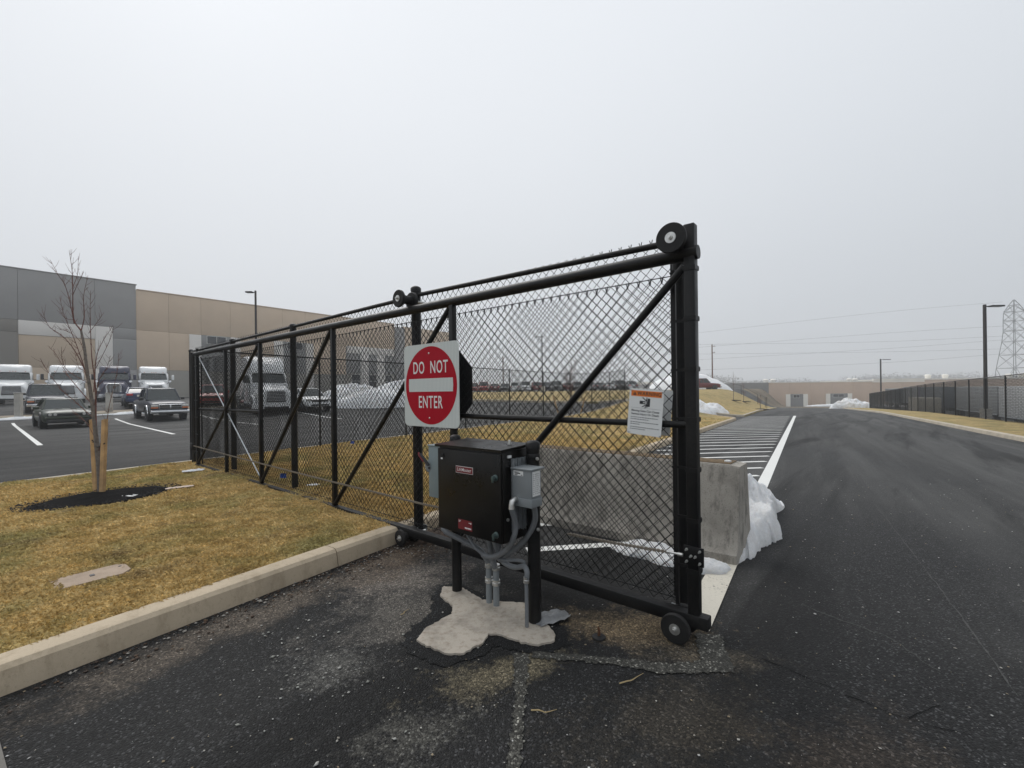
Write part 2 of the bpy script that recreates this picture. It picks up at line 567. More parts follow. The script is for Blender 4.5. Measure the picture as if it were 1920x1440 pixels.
def npmesh(name, verts, faces, mat, parent=None, smooth=False):
    """fast mesh from numpy arrays, all faces with the same vertex count"""
    me = bpy.data.meshes.new(name)
    nv, nf, k = len(verts), len(faces), faces.shape[1]
    me.vertices.add(nv)
    me.vertices.foreach_set('co', np.ascontiguousarray(verts, dtype=np.float32).ravel())
    me.loops.add(nf * k)
    me.loops.foreach_set('vertex_index', np.ascontiguousarray(faces, dtype=np.int32).ravel())
    me.polygons.add(nf)
    me.polygons.foreach_set('loop_start', np.arange(0, nf * k, k, dtype=np.int32))
    me.polygons.foreach_set('loop_total', np.full(nf, k, dtype=np.int32))
    me.update()
    me.validate()
    me.materials.append(M[mat] if isinstance(mat, str) else mat)
    if smooth:
        me.shade_smooth()
    o = bpy.data.objects.new(name, me)
    COL.objects.link(o)
    if parent is not None:
        o.parent = parent
    return o
_tc = {}
def text(s, size, name, mat, parent, bold=.0, sx=1.0, space=1.0, depth=.0006):
    """flat lettering in the local x,y plane, centred; returns the object"""
    cu = bpy.data.curves.new(name, 'FONT')
    cu.body = s
    cu.size = size
    cu.offset = bold * size
    cu.align_x = 'CENTER'
    cu.align_y = 'CENTER'
    cu.space_character = space
    cu.extrude = depth
    cu.resolution_u = 4
    to = bpy.data.objects.new('tmp', cu)
    COL.objects.link(to)
    dg = bpy.context.evaluated_depsgraph_get()
    me = bpy.data.meshes.new_from_object(to.evaluated_get(dg))
    bpy.data.objects.remove(to)
    bpy.data.curves.remove(cu)
    me.name = name
    me.materials.clear()
    me.materials.append(M[mat])
    me.transform(Matrix.Diagonal((sx, 1, 1, 1)))
    o = bpy.data.objects.new(name, me)
    COL.objects.link(o)
    o.parent = parent
    return o

def link_wires(x0, x1, z0, z1, pitch, r, y=0.0, barb=0.0, weave=True):
    """interlocking zigzag wires of a chain-link fabric in the local x,z plane -> verts, faces"""
    h = pitch / 2
    nw = int((x1 - x0) / h)
    nj = int((z1 - z0) / h) + 1
    j = np.arange(nj)
    k = np.arange(nw)
    par = (j[None, :] + k[:, None]) % 2
    X = x0 + k[:, None] * h + par * h
    Z = np.broadcast_to(z0 + j * h, X.shape)
    Yw = np.where(par == 1, r, -r) if weave else np.zeros(X.shape)
    cs = [(1.25 * r, 0), (-.7 * r, .9 * r), (-.7 * r, -.9 * r)]
    V = np.stack([np.stack([X + a, Yw + b + y, Z], -1) for a, b in cs], 2)   # nw,nj,3,3
    verts = V.reshape(-1, 3)
    base = (k[:, None] * nj + np.arange(nj - 1)[None, :]).ravel() * 3
    F = []
    for a in range(3):
        b = (a + 1) % 3
        F.append(np.stack([base + a, base + b, base + 3 + b, base + 3 + a], 1))
    faces = np.concatenate(F)
    if barb > 0:                                # twisted, cut ends along the top selvage
        tv, tf = [], []
        o = len(verts)
        zt = z0 + (nj - 1) * h
        for q in range(nw):
            if ((nj - 1) + q) % 2 == 1:
                xc = x0 + q * h + h
                for sx in (-1, 1):
                    a = np.array([(xc - r, y, zt - .004), (xc + r, y, zt - .004), (xc + sx * r * 2 + r, y, zt + barb * .6), (xc + sx * r * 2 - r, y, zt + barb * .6)])
                    b = np.array([(xc + sx * r * 2 - r, y, zt + barb * .6), (xc + sx * r * 2 + r, y, zt + barb * .6), (xc + sx * .012 + r, y + sx * .004, zt + barb), (xc + sx * .012 - r * .6, y + sx * .004, zt + barb)])
                    for quad in (a, b):
                        tv.append(quad)
                        tv.append(quad + np.array((0, 2 * r, 0)))
                        tf += [(o, o + 1, o + 2, o + 3), (o + 4, o + 5, o + 6, o + 7), (o, o + 4, o + 7, o + 3), (o + 1, o + 5, o + 6, o + 2)]
                        o += 8
        verts = np.concatenate([verts] + tv)
        faces = np.concatenate([faces, np.array(tf)])
    return verts, faces

# sheets of ground that follow the terrain
def cutlines(xs, ys, fine):
    out_ = []
    for v in YB[1:-1]:
        out_.append(((0, v, 0), (0, 1, 0)))
    for d in DB[1:-1]:
        p = XY(0, d)
        out_.append(((p[0], p[1], 0), (SN, CN, 0)))
    nlist = [-11, -10, -9, -8, -7, -6, -5, -4.2, -3.4, 9.6, 10.5, 11.5, 12.5, 13.5, 14.2]
    for n in nlist:
        p = XY(n, 0)
        out_.append(((p[0], p[1], 0), (CN, -SN, 0)))
    for d in (8, 13, 18, 23, 28, 38, 44, 60, 75, 95, 120):
        p = XY(0, d)
        out_.append(((p[0], p[1], 0), (SN, CN, 0)))
    if fine:
        for y in np.arange(-4, 40, fine):
            out_.append(((0, y, 0), (0, 1, 0)))
        for x in np.arange(-40, 30, fine):
            out_.append(((x, 0, 0), (1, 0, 0)))
    return out_
def sheet(name, poly, dz, mat, parent=None, kind=None, fine=0, skirt=0.0, jitter=None):
    bm = bmesh.new()
    vs = [bm.verts.new((p[0], p[1], 0)) for p in poly]
    for tri in tessellate_polygon([[Vector((p[0], p[1], 0)) for p in poly]]):
        bm.faces.new([vs[i] for i in tri])
    for co, no in cutlines(None, None, fine):
        bmesh.ops.bisect_plane(bm, geom=bm.verts[:] + bm.edges[:] + bm.faces[:], plane_co=co, plane_no=no, dist=1e-5)
    for v in bm.verts:
        v.co.z = terr(v.co.x, v.co.y) + dz + (jitter(v.co.x, v.co.y) if jitter else 0)
    bmesh.ops.recalc_face_normals(bm, faces=bm.faces)
    for f in bm.faces:
        if f.normal.z < 0:
            f.normal_flip()
    if skirt:
        be = [e_ for e_ in bm.edges if e_.is_boundary]
        r_ = bmesh.ops.extrude_edge_only(bm, edges=be)
        for v in r_['geom']:
            if isinstance(v, bmesh.types.BMVert):
                v.co.z -= skirt
    me = bpy.data.meshes.new(name)
    bm.to_mesh(me)
    bm.free()
    me.materials.append(M[mat])
    o = bpy.data.objects.new(name, me)
    COL.objects.link(o)
    if parent is not None:
        o.parent = parent
    if kind:
        o['kind'] = kind
    return o
def ndpoly(l):
    return [XY(n, d) for n, d in l]
def wobble_poly(poly, step, amp, seed=0):
    """resample a closed outline and roughen it"""
    r_ = random.Random(seed)
    o = []
    n = len(poly)
    for i in range(n):
        a, b = Vector(poly[i]), Vector(poly[(i + 1) % n])
        k = max(1, int((b - a).length / step))
        for q in range(k):
            p = a.lerp(b, q / k)
            o.append((p.x + r_.uniform(-amp, amp), p.y + r_.uniform(-amp, amp)))
    return o
def kerb(name, pts, label_joint, h=.15, w=.16, seg=3.0, mat='kerb', side=1, joint=.008):
    """a kerb of cast lengths along a polyline (world xy); side=+1: body lies to the left of travel"""
    root = structroot(name)
    P = [Vector((p[0], p[1])) for p in pts]
    lens = [0]
    for a, b in zip(P, P[1:]):
        lens.append(lens[-1] + (b - a).length)
    def pos(s):
        s = min(max(s, 0), lens[-1])
        for i in range(len(P) - 1):
            if s <= lens[i + 1] + 1e-9:
                t_ = (s - lens[i]) / max(1e-9, lens[i + 1] - lens[i])
                d_ = (P[i + 1] - P[i]).normalized()
                return P[i].lerp(P[i + 1], t_), d_
    s0 = 0.0
    prof = [(-.02, -.25), (-.02, .0), (.0, h - .03), (.022, h - .006), (.045, h), (w - .01, h + .002), (w, h - .008), (w, -.25)]
    while s0 < lens[-1] - .05:
        s1 = min(s0 + seg, lens[-1])
        rings = []
        k = max(2, int((s1 - s0) / .75) + 1)
        for q in range(k):
            s_ = s0 + joint / 2 + (s1 - s0 - joint) * q / (k - 1)
            p, d_ = pos(s_)
            nrm = Vector((-d_.y, d_.x)) * side
            z = terr(p.x, p.y)
            rings.append([(p.x + nrm.x * a, p.y + nrm.y * a, z + b) for a, b in prof])
        MB().loft(rings).build('kerb_stone', mat, root, 30)
        s0 = s1
    return root

# ================================================================== THE GROUND
sheet('terrain', [(-640, -90), (860, -90), (860, 760), (-640, 760)], -.14, 'field', kind='structure')
sheet('road', ndpoly([(-95, -45), (6.0, -45), (6.0, 104), (-95, 104)]), 0, 'asphalt', kind='structure', fine=8)
sheet('concrete_apron', ndpoly([(-3.38, -2.2), (-.9, -2.2), (-.9, .28), (-3.38, .42)]), .006, 'slab', kind='structure')

def arc(c, r, a0, a1, k=8):
    return [(c[0] + r * math.cos(R(a0 + (a1 - a0) * i / k)), c[1] + r * math.sin(R(a0 + (a1 - a0) * i / k))) for i in range(k + 1)]
# the planted strip the gate slides over (N,D frame)
KN, KL = -3.40, -10.75
tipR = arc((KN - 2.2, 31.0), 2.2, 0, 90)
tipL = arc((KL + 2.2, 31.0), 2.2, 90, 180)
isl = [(KN, -16)] + tipR + tipL + [(KL, -16)]
def inset(poly, d):
    c = []
    n = len(poly)
    for i in range(n):
        a, b, e_ = Vector(poly[i - 1]), Vector(poly[i]), Vector(poly[(i + 1) % n])
        d1, d2 = (b - a), (e_ - b)
        if d1.length < 1e-6 or d2.length < 1e-6:
            c.append(tuple(b)); continue
        d1.normalize(); d2.normalize()
        nn = (Vector((-d1.y, d1.x)) + Vector((-d2.y, d2.x))).normalized()
        c.append((b.x + nn.x * d, b.y + nn.y * d))
    return c
def lump(x, y):
    return .018 * math.sin(x * 2.1 + y * .7) * math.sin(y * 1.7 - x * .4) + .012 * math.sin(x * 5.3) * math.sin(y * 4.7)
kerb('kerb', ndpoly([(KN, d) for d in np.linspace(-15.9, 31, 40)] + tipR[1:]), '', side=1, seg=3.05)
kerb('kerb', ndpoly([(KL, d) for d in np.linspace(31, -15.9, 40)]), '', side=1, seg=3.05, mat='kerb_far')
kerb('kerb', ndpoly([tipR[-1]] + tipL), '', side=1, seg=3.05, mat='kerb_far')
sheet('grass_verge', ndpoly(inset(isl, .15)), .118, 'grass', kind='structure', fine=1.0, skirt=.12, jitter=lump)

# the grassy rise beyond, with the loop drive in front of it
hill = ndpoly([(KN, 36.2), (KN, 60), (KN, 88)]) + [(30, 72), (10, 70), (-10, 70), (-17, 60), (-13, 37.5), (-4.4, 34.7), (1.75, 33.0), (6.0, 32.0), (9.6, 33.8)]
kerb('kerb', ndpoly([(KN - .02, 88), (KN - .02, 70), (KN - .02, 50), (KN - .02, 36.2)])[::-1], '', seg=6, mat='kerb_far', side=1)
kerb('kerb', [XY(KN, 36.2), (9.6, 33.8), (6.0, 32.0), (1.75, 33.0), (-4.4, 34.7), (-13, 37.5), (-17, 60)], '', seg=4, mat='kerb_far', side=-1)
sheet('grass_slope', hill, .11, 'grass', kind='structure', fine=2.0, skirt=.1)
# far side of the road
kerb('kerb', ndpoly([(5.9, d) for d in np.linspace(-20, 95, 46)]), '', side=-1, seg=3.05, mat='kerb_far')
sheet('grass_verge', ndpoly([(6.04, -20), (8.95, -20), (9.4, 95), (6.04, 95)]), .135, 'grass', kind='structure', fine=0, skirt=.2)
sheet('trailer_yard', ndpoly([(9.0, 8), (75, 8), (75, 150), (9.4, 150)]), -.02, 'asphalt', kind='structure')
# gravel bed with kerb at the far side of the car park
GB = [(-52, 19.8), (-40, 24.4), (-31.9, 27.6), (-25.3, 30.3), (-17.5, 33.6)]
GBb = [(-17.9, 34.9), (-25.8, 31.7), (-32.5, 29.0), (-40.6, 25.8), (-52.6, 21.2)]
kerb('kerb', GB, '', side=1, seg=4, mat='kerb_far')
sheet('gravel_bed', GB + GBb, .10, 'gravelstrip', kind='structure', skirt=.1)

# painted markings: each line a sheet 5 mm above the asphalt
mk = structroot('road_markings')
def stripe(a, b, w, mat='paint', dz=.006):
    a, b = Vector(a), Vector(b)
    d_ = (b - a).normalized()
    n_ = Vector((-d_.y, d_.x)) * w / 2
    sheet('painted_line', [a + n_, a - n_, b - n_, b + n_], dz, mat, mk)
stripe(XY(-.58, 2.95), XY(-.56, 4.6), .19, 'paint_worn', .0065)
stripe(XY(-.56, 4.6), XY(-.36, 40), .17, 'paint', .0065)
D0 = 5.02
while D0 < 40:
    nl = -3.3 if D0 > 6 else -2.2
    stripe(XY(nl, D0 - (-.62 - nl) * .90), XY(-.66, D0), .125, 'paint', .005)
    D0 += 1.07
for a, b in [((-28.6, 25.4), (-14.8, 13.9)), ((-24.5, 27.4), (-13.2, 17.3)), ((-20.3, 28.7), (-12.7, 22.3)), ((-15.4, 30.6), (-9.8, 25.5)), ((-34.5, 22.4), (-19.5, 10.2))]:
    stripe(a, b, .13, 'paint', .006)
# concrete footing around the operator posts, sealed saw cuts
foot = [(-.546, 3.398), (-.419, 3.394), (-.229, 3.173), (.074, 3.11), (.244, 2.731), (.235, 2.644), (.137, 2.602), (.06, 2.62), (-.035, 2.679), (-.10, 2.725), (-.166, 2.723), (-.193, 2.626), (-.293, 2.532), (-.367, 2.514), (-.52, 2.606), (-.598, 2.663), (-.56, 2.811), (-.423, 2.975), (-.434, 3.085), (-.542, 3.248)]
M['tar'] = asphalt('tar_patch', (), (.0085, .009, .0098), (.035, .036, .037))
M['seal'] = asphalt('sealed_cut_grit', (), (.075, .073, .064), (.14, .137, .12))
def grow(poly, d, seed):
    r_ = random.Random(seed)
    cx, cy = sum(p[0] for p in poly) / len(poly), sum(p[1] for p in poly) / len(poly)
    o = []
    for x, y in poly:
        v_ = Vector((x - cx, y - cy))
        v_ = v_ + v_.normalized() * d * r_.uniform(.5, 1.25)
        o.append((cx + v_.x, cy + v_.y))
    return o
ring_ = [(-.585, 3.45), (-.41, 3.46), (-.19, 3.26), (.11, 3.19), (.31, 2.80), (.32, 2.61), (.17, 2.53), (-.01, 2.57), (-.13, 2.63), (-.215, 2.50), (-.38, 2.42), (-.57, 2.52), (-.68, 2.65), (-.66, 2.84), (-.56, 3.00), (-.60, 3.26)]
sheet('tar_patch', wobble_poly(ring_[::-1], .022, .018, 8), .0045, 'tar', kind='structure')
fo = sheet('concrete_footing', wobble_poly(foot[::-1], .022, .007, 3), .016, 'patch', kind='structure', skirt=.02, fine=0)
cuts = structroot('sealed_saw_cuts')
sheet('seal_strip', wobble_poly([(-.012, 2.53), (.082, 2.53), (.045, 2.13), (.02, 1.77), (.0, 1.4), (-.06, 1.4), (-.045, 1.77), (-.005, 2.13)], .014, .011, 5), .005, 'seal', cuts)
sheet('seal_strip', wobble_poly([(.09, 2.55), (.49, 2.495), (.82, 2.425), (1.02, 2.44), (1.10, 2.72), (1.25, 2.70), (1.16, 2.34), (.80, 2.335), (.49, 2.43), (.09, 2.49)], .014, .011, 6), .0055, 'seal', cuts)

M['crack'] = simple('crack_tar', (.006, .006, .006), .8, 0, .2, 30, world=True, spec=.1)
M['seam'] = simple('paving_seam', (.050, .050, .048), .85, 0, .35, 30, world=True)
crk = structroot('asphalt_cracks')
def crack(pts, w, amp, mat, seed):
    r_ = random.Random(seed)
    L_, R_ = [], []
    P_ = []
    for a, b in zip(pts, pts[1:]):
        a, b = Vector(a), Vector(b)
        k = max(2, int((b - a).length / .05))
        P_ += [a.lerp(b, q / k) for q in range(k)]
    P_.append(Vector(pts[-1]))
    d_ = (P_[-1] - P_[0]).normalized()
    n_ = Vector((-d_.y, d_.x))
    off = 0
    for p in P_:
        off = off * .8 + r_.uniform(-amp, amp)
        ww = w * r_.uniform(.25, 1.0)
        c_ = p + n_ * off
        L_.append(c_ + n_ * ww)
        R_.append(c_ - n_ * ww)
    sheet('crack' if mat == 'crack' else 'seam', L_ + R_[::-1], .003, mat, crk)
def gp(x, y):
    v_ = at(x, y, 1.0)
    Y_ = CAM_H / (CAM_H - v_.z)
    return (v_.x * Y_, Y_)
crack([gp(1430, 1235), gp(1500, 1262), gp(1560, 1290)], .004, .014, 'crack', 3)
crack([gp(1585, 1303), gp(1700, 1345), gp(1790, 1372)], .0045, .016, 'crack', 13)
crack([gp(1700, 1345), gp(1735, 1330), gp(1760, 1322)], .003, .012, 'crack', 14)
crack([gp(1640, 935), gp(1770, 1105), gp(1905, 1305)], .006, .004, 'seam', 4)
crack([gp(1500, 1130), gp(1660, 1190), gp(1760, 1260)], .006, .016, 'seam', 6)

# ------------------------------------------------------------------ turf blades
def turf(name, n0, n1, d0, d1, dens, ref, parent=None, dz=.135, hmin=.02, hmax=.055, cap=400000, seed=1):
    g = np.random.default_rng(seed)
    A = (n1 - n0) * (d1 - d0)
    cand = int(min(A * dens, 4.0e6))
    n_ = g.uniform(n0, n1, cand)
    d_ = g.uniform(d0, d1, cand)
    x = n_ * CN + d_ * SN
    y = -n_ * SN + d_ * CN
    rr = np.sqrt(x * x + y * y)
    keep = (g.random(cand) < np.minimum(1, (ref / np.maximum(rr, .5)) ** 1.7)) & (y > .6) & (np.abs(x / np.maximum(y, .1)) < 1.6)
    # bare spots: mulch bed and the box lid
    dm = ((x + 5.50) * .529 + (y - 5.96) * .849) / .78
    dn = ((x + 5.50) * .849 - (y - 5.96) * .529) / .56
    keep &= (dm * dm + dn * dn) > .92
    lid = np.abs((x + 3.165) * .55 + (y - 3.327) * .83) < .19
    lid &= np.abs((x + 3.165) * .83 - (y - 3.327) * .55) < .15
    keep &= ~lid
    x, y, rr = x[keep][:cap], y[keep][:cap], rr[keep][:cap]
    k = len(x)
    z = np.array([terr(a, b) for a, b in zip(x, y)]) if d1 > 22 else np.zeros(k)
    z = z + dz + .018 * np.sin(x * 2.1 + y * .7) * np.sin(y * 1.7 - x * .4) + .012 * np.sin(x * 5.3) * np.sin(y * 4.7) - .006
    sc = 1 + np.maximum(0, rr - 4) * .10
    clump = .8 + .4 * (np.sin(x * 9 + 3 * np.sin(y * 5)) * np.sin(y * 8 + 2 * np.sin(x * 6)) * .5 + .5)
    h = g.uniform(hmin, hmax, k) * clump * .62
    ln = g.uniform(.018, .055, k) * (.8 + .2 * sc)
    an = g.uniform(0, 2 * np.pi, k)
    w = g.uniform(.0014, .0028, k) * sc
    dx, dy = np.cos(an), np.sin(an)
    v = np.empty((k, 4, 3), np.float32)
    v[:, 0] = np.stack([x - dy * w, y + dx * w, z], 1)
    v[:, 1] = np.stack([x + dy * w, y - dx * w, z], 1)
    v[:, 2] = np.stack([x + dx * ln * .55 + dy * w * .7, y + dy * ln * .55 - dx * w * .7, z + h], 1)
    v[:, 3] = np.stack([x + dx * ln, y + dy * ln, z + h * g.uniform(.5, 1.15, k)], 1)
    base = np.arange(k)[:, None] * 4
    f = np.concatenate([base + np.array([0, 1, 2]), base + np.array([0, 2, 3])])
    o = npmesh(name, v.reshape(-1, 3), f, 'blades', parent)
    tint = np.repeat(np.clip(g.normal(.45, .24, k), 0, 1), 4).astype(np.float32)
    at_ = o.data.attributes.new('tint', 'FLOAT', 'POINT')
    at_.data.foreach_set('value', tint)
    return o
tag(turf('turf', KL + .2, KN - .15, -1.5, 12, 15000, 4.6, seed=2, cap=900000), 'short dormant tan turf covering the strip in front of the gate', 'grass', kind='stuff')
tag(turf('turf', KL + .2, KN - .17, 12, 30, 1900, 7.5, seed=3, cap=170000, hmin=.02, hmax=.05), 'dormant tan turf on the strip behind the gate', 'grass', kind='stuff')
# ragged turf overhanging the kerb edge is part of the same growth; loose dead leaves and dirt at the kerb foot
def chips(name, label, cat, n, region, smin, smax, cols, seed, kind='stuff', flat=.45):
    r_ = random.Random(seed)
    mats = [simple('chip_%d_%d' % (seed, i), c, .8, 0, .25, 40) for i, c in enumerate(cols)]
    mb_v, mb_f, mi = [], [], []
    for i in range(n):
        x, y, dens = region(r_)
        s_ = smin * (smax / smin) ** (r_.random() ** 2.6) * dens
        z = terr(x, y) + .004 + s_ * flat * .35
        o = len(mb_v)
        rot = r_.uniform(0, 6.28)
        ax = (r_.uniform(.7, 1.35), r_.uniform(.6, 1.1), flat * r_.uniform(.7, 1.2))
        for p in [(1, 0, 0), (-1, .2, 0), (.15, 1, .1), (-.1, -1, 0), (.1, .1, 1), (0, 0, -1)]:
            q = [p[j] * ax[j] * s_ * r_.uniform(.75, 1.2) for j in range(3)]
            mb_v.append((x + q[0] * math.cos(rot) - q[1] * math.sin(rot), y + q[0] * math.sin(rot) + q[1] * math.cos(rot), z + q[2]))
        for f in [(0, 2, 4), (2, 1, 4), (1, 3, 4), (3, 0, 4), (2, 0, 5), (1, 2, 5), (3, 1, 5), (0, 3, 5)]:
            mb_f.append(tuple(o + k for k in f))
        c = r_.randrange(len(mats))
        mi += [c] * 8
    o_ = npmesh(name, np.array(mb_v), np.array(mb_f), mats[0])
    for m_2 in mats[1:]:
        o_.data.materials.append(m_2)
    o_.data.polygons.foreach_set('material_index', np.array(mi, np.int32))
    return tag(o_, label, cat, kind=kind)
def reg_near(r_):
    while True:
        y = 1.25 + 6.5 * r_.random() ** 1.6
        x = r_.uniform(-1.3, 1.3) * y * 1.0
        n_, d_ = NDf(x, y)
        if n_ > KN + .05:
            return x, y, .75 + .06 * y
def reg_debris(r_):
    d_ = r_.choice((r_.gauss(3.5, .6), r_.gauss(2.6, 1.2)))
    n_ = KN + .04 + abs(r_.gauss(0, .30 if 2.9 < d_ < 4.6 else .13))
    return (*XY(n_, d_), 1.0)
def reg_clods(r_):
    c = r_.choice([(-1.42, 2.72, .16), (-1.12, 2.40, .15), (-1.05, 2.62, .22), (-.72, 2.2, .22), (-1.55, 3.3, .3), (-.55, 2.75, .25)])
    return r_.gauss(c[0], c[2]), r_.gauss(c[1], c[2]), 1.0
chips('gravel_chips', 'small pale stone chips scattered over the dark asphalt', 'gravel', 2600, reg_near, .0016, .010, [(.46, .44, .40), (.36, .33, .28), (.55, .54, .52), (.30, .24, .16)], 21)
chips('kerb_debris', 'brown soil, stones and leaf litter heaped along the kerb foot', 'debris', 4500, reg_debris, .0025, .016, [(.075, .045, .028), (.05, .032, .022), (.12, .075, .045), (.30, .28, .25)], 22)
chips('concrete_crumbs', 'crumbs of pale spilled concrete on the asphalt', 'debris', 420, reg_clods, .0018, .013, [(.36, .36, .33), (.28, .28, .25), (.42, .41, .38)], 23)

# soil heap at the kerb end by the roller
def mound(name, cx, cy, rx, ry, h, rot, seed, mat, label=None, cat=None, group=None, rough=.18, p=1.0, peak=(0, 0), rings=16, seg=44, base=None, sink=.02, kind=None, fine=0.0):
    r_ = random.Random(seed)
    ph = [(r_.uniform(1, 2.4), r_.uniform(0, 6.28), r_.uniform(.4, 1)) for _ in range(7)]
    def nz(x, y, s=1.0):
        return sum(a * math.sin((3.1 * (i + 1) ** .9) * s * (x * math.cos(f) + y * math.sin(f)) + f * 3) for i, (q, f, a) in enumerate(ph)) / 4
    vs, fs = [], []
    ca, sa = math.cos(rot), math.sin(rot)
    for i in range(rings + 1):
        t_ = 1 - i / rings
        for k in range(seg):
            a = 2 * math.pi * k / seg
            wob = 1 + rough * (.45 * math.sin(3 * a + ph[0][1]) + .25 * math.sin(5 * a + ph[1][1]) + .9 * mnoise.fractal(Vector((math.cos(a) * 3.1 + seed, math.sin(a) * 3.1, seed * .7)), 1.0, 2.1, 5))
            wob = 1 + (wob - 1) * t_ ** 3
            lx = math.cos(a) * t_ * wob + peak[0] * (1 - t_)
            ly = math.sin(a) * t_ * wob + peak[1] * (1 - t_)
            x = cx + (lx * rx) * ca - (ly * ry) * sa
            y = cy + (lx * rx) * sa + (ly * ry) * ca
            prof = (1 - t_ ** 1.7) ** p
            b = terr(x, y) if base is None else base
            edge = 0 if t_ > .99 else min(1, (1 - t_) * 6) * .10 * h
            z = b - (sink if t_ > .99 else 0) + h * prof * (1 + rough * 2.0 * mnoise.fractal(Vector((lx * 2.2 + seed, ly * 2.2, seed * .3)), 1.0, 2.0, 3)) + edge + (rough * .38 * h * mnoise.fractal(Vector((lx * 7 + seed, ly * 7 * ry / rx + seed, 1)), .9, 2.1, 4) if t_ < .98 else 0) + (fine * mnoise.fractal(Vector((x * 11, y * 11, seed)), .6, 2.2, 5) if fine and t_ < .97 else 0)
            vs.append((x, y, z))
    for i in range(rings):
        for k in range(seg):
            k2 = (k + 1) % seg
            fs.append((i * seg + k, i * seg + k2, (i + 1) * seg + k2, (i + 1) * seg + k))
    mb = MB().add(vs, fs)
    o = mb.build(name, mat, None, 60)
    return tag(o, label, cat, group, kind)
M['soil'] = simple('soil', (.052, .033, .022), .95, 0, .5, 22, .9, world=True)
mound('soil_heap', *XY(-3.22, 3.55), .52, .17, .055, R(57), 4, 'soil', 'low heap of brown soil against the kerb end', 'soil', rough=.3)

# ------------------------------------------------------------------ small things lying about
lid = thing('utility_box_lid', 'tan concrete utility box lid sunk in the turf by the kerb', 'box lid', (-3.165, 3.327, .14), math.atan2(.52, .40))
M['lid'] = concrete('lid_concrete', (.40, .31, .235), .75, (.22, .16, .11), .4, .2, 2)
lp = [(-.21, -.14), (.15, -.14), (.21, -.07), (.21, .09), (.16, .14), (-.21, .14)]
MB().prism([(a * 1.03, b * 1.03) for a, b in lp], -.08, .012).build('rim', 'lid', lid)
MB().prism(lp, .013, .022).build('cover', 'lid', lid)
MB().box((-.013, -.02, .0222), (.013, .02, .026)).build('pull_slot', 'print', lid)
for s_ in (-1, 1):
    MB().lathe((s_ * .17, s_ * .06, .0221), (0, 0, 1), [(0, .010), (.003, .009)], 10).build('bolt', 'print', lid)
def rag(name, c, rx, ry, h, rot, seed, mat, label, cat):
    r_ = random.Random(seed)
    k = 9
    vs, fs = [], []
    for i in range(k):
        for j in range(k):
            a, b = i / (k - 1) * 2 - 1, j / (k - 1) * 2 - 1
            x = a * rx * (1 - .25 * abs(b) * r_.random()) + r_.uniform(-.02, .02) * rx
            y = b * ry * (1 - .3 * abs(a) * r_.random())
            z = h * (.25 + .75 * abs(math.sin(a * 4 + seed + 2 * b) * math.cos(b * 3 + seed))) * (1 - .6 * max(abs(a), abs(b))) * r_.uniform(.7, 1.2)
            vs.append((c[0] + x * math.cos(rot) - y * math.sin(rot), c[1] + x * math.sin(rot) + y * math.cos(rot), c[2] + z))
    for i in range(k - 1):
        for j in range(k - 1):
            fs.append((i * k + j, (i + 1) * k + j, (i + 1) * k + j + 1, i * k + j + 1))
    return tag(MB().add(vs, fs).build(name, mat, None, 80), label, cat)
M['plastic'] = simple('grey_plastic_film', (.16, .165, .17), .35, 0, .3, 20)
M['paper'] = simple('litter_white', (.70, .70, .70), .6, 0, .08, 20)
M['paper2'] = simple('litter_pinkish', (.58, .46, .38), .7, 0, .2, 20)
rag('plastic_scrap', (.235, 2.90, .012), .13, .075, .055, .5, 3, 'plastic', 'crumpled grey plastic scrap beside the right operator post', 'litter')
rag('paper_scrap', (-5.15, 5.93, .165), .11, .06, .03, .4, 5, 'paper', 'white paper scrap lying on the black mulch bed', 'litter')
rag('wrapper', (-4.85, 6.45, .165), .17, .06, .03, .7, 6, 'paper2', 'pinkish torn wrapper on the grass right of the mulch bed', 'litter')
rag('snow_scrap', (-5.72, 7.95, .15), .17, .10, .05, .6, 8, 'snow', 'small white patch of old snow at the far gate end post', 'snow')
b_ = thing('anchor_bolt', 'rusty bolt stub rising from a black washer in the asphalt', 'bolt', (.508, 2.689, 0))
M['rust'] = simple('rusty_steel', (.10, .045, .022), .85, .3, .4, 60)
MB().lathe((0, 0, .004), (0, 0, 1), [(0, .042), (.006, .040), (.012, .022)], 16).build('washer', 'rubber', b_)
MB().path([(0, 0, .014), (.001, 0, .04), (-.003, .001, .066)], [.010, .008, .006], 8).build('stud', 'rust', b_)
M['straw'] = simple('dry_straw', (.38, .29, .15), .8)
for i, (x, y, a, l) in enumerate([(.60, 2.29, .55, .17), (.13, 2.07, .1, .12), (-.75, 3.02, 1.2, .10)]):
    pts = [(x + l * (q / 5 - .5) * math.cos(a) + .012 * math.sin(q * 1.3), y + l * (q / 5 - .5) * math.sin(a) + .012 * math.cos(q * 1.1), .008 + .004 * math.sin(q)) for q in range(6)]
    tag(MB().path(pts, [.0035, .0035, .003, .003, .002, .001], 5).build('straw_stem', 'straw'), ['curved dry straw stem on the asphalt below the gate', 'short dry straw stem on the asphalt right of the sealed cut', 'dry straw stem beside the left operator post'][i], 'straw', 'straw stems on the asphalt')

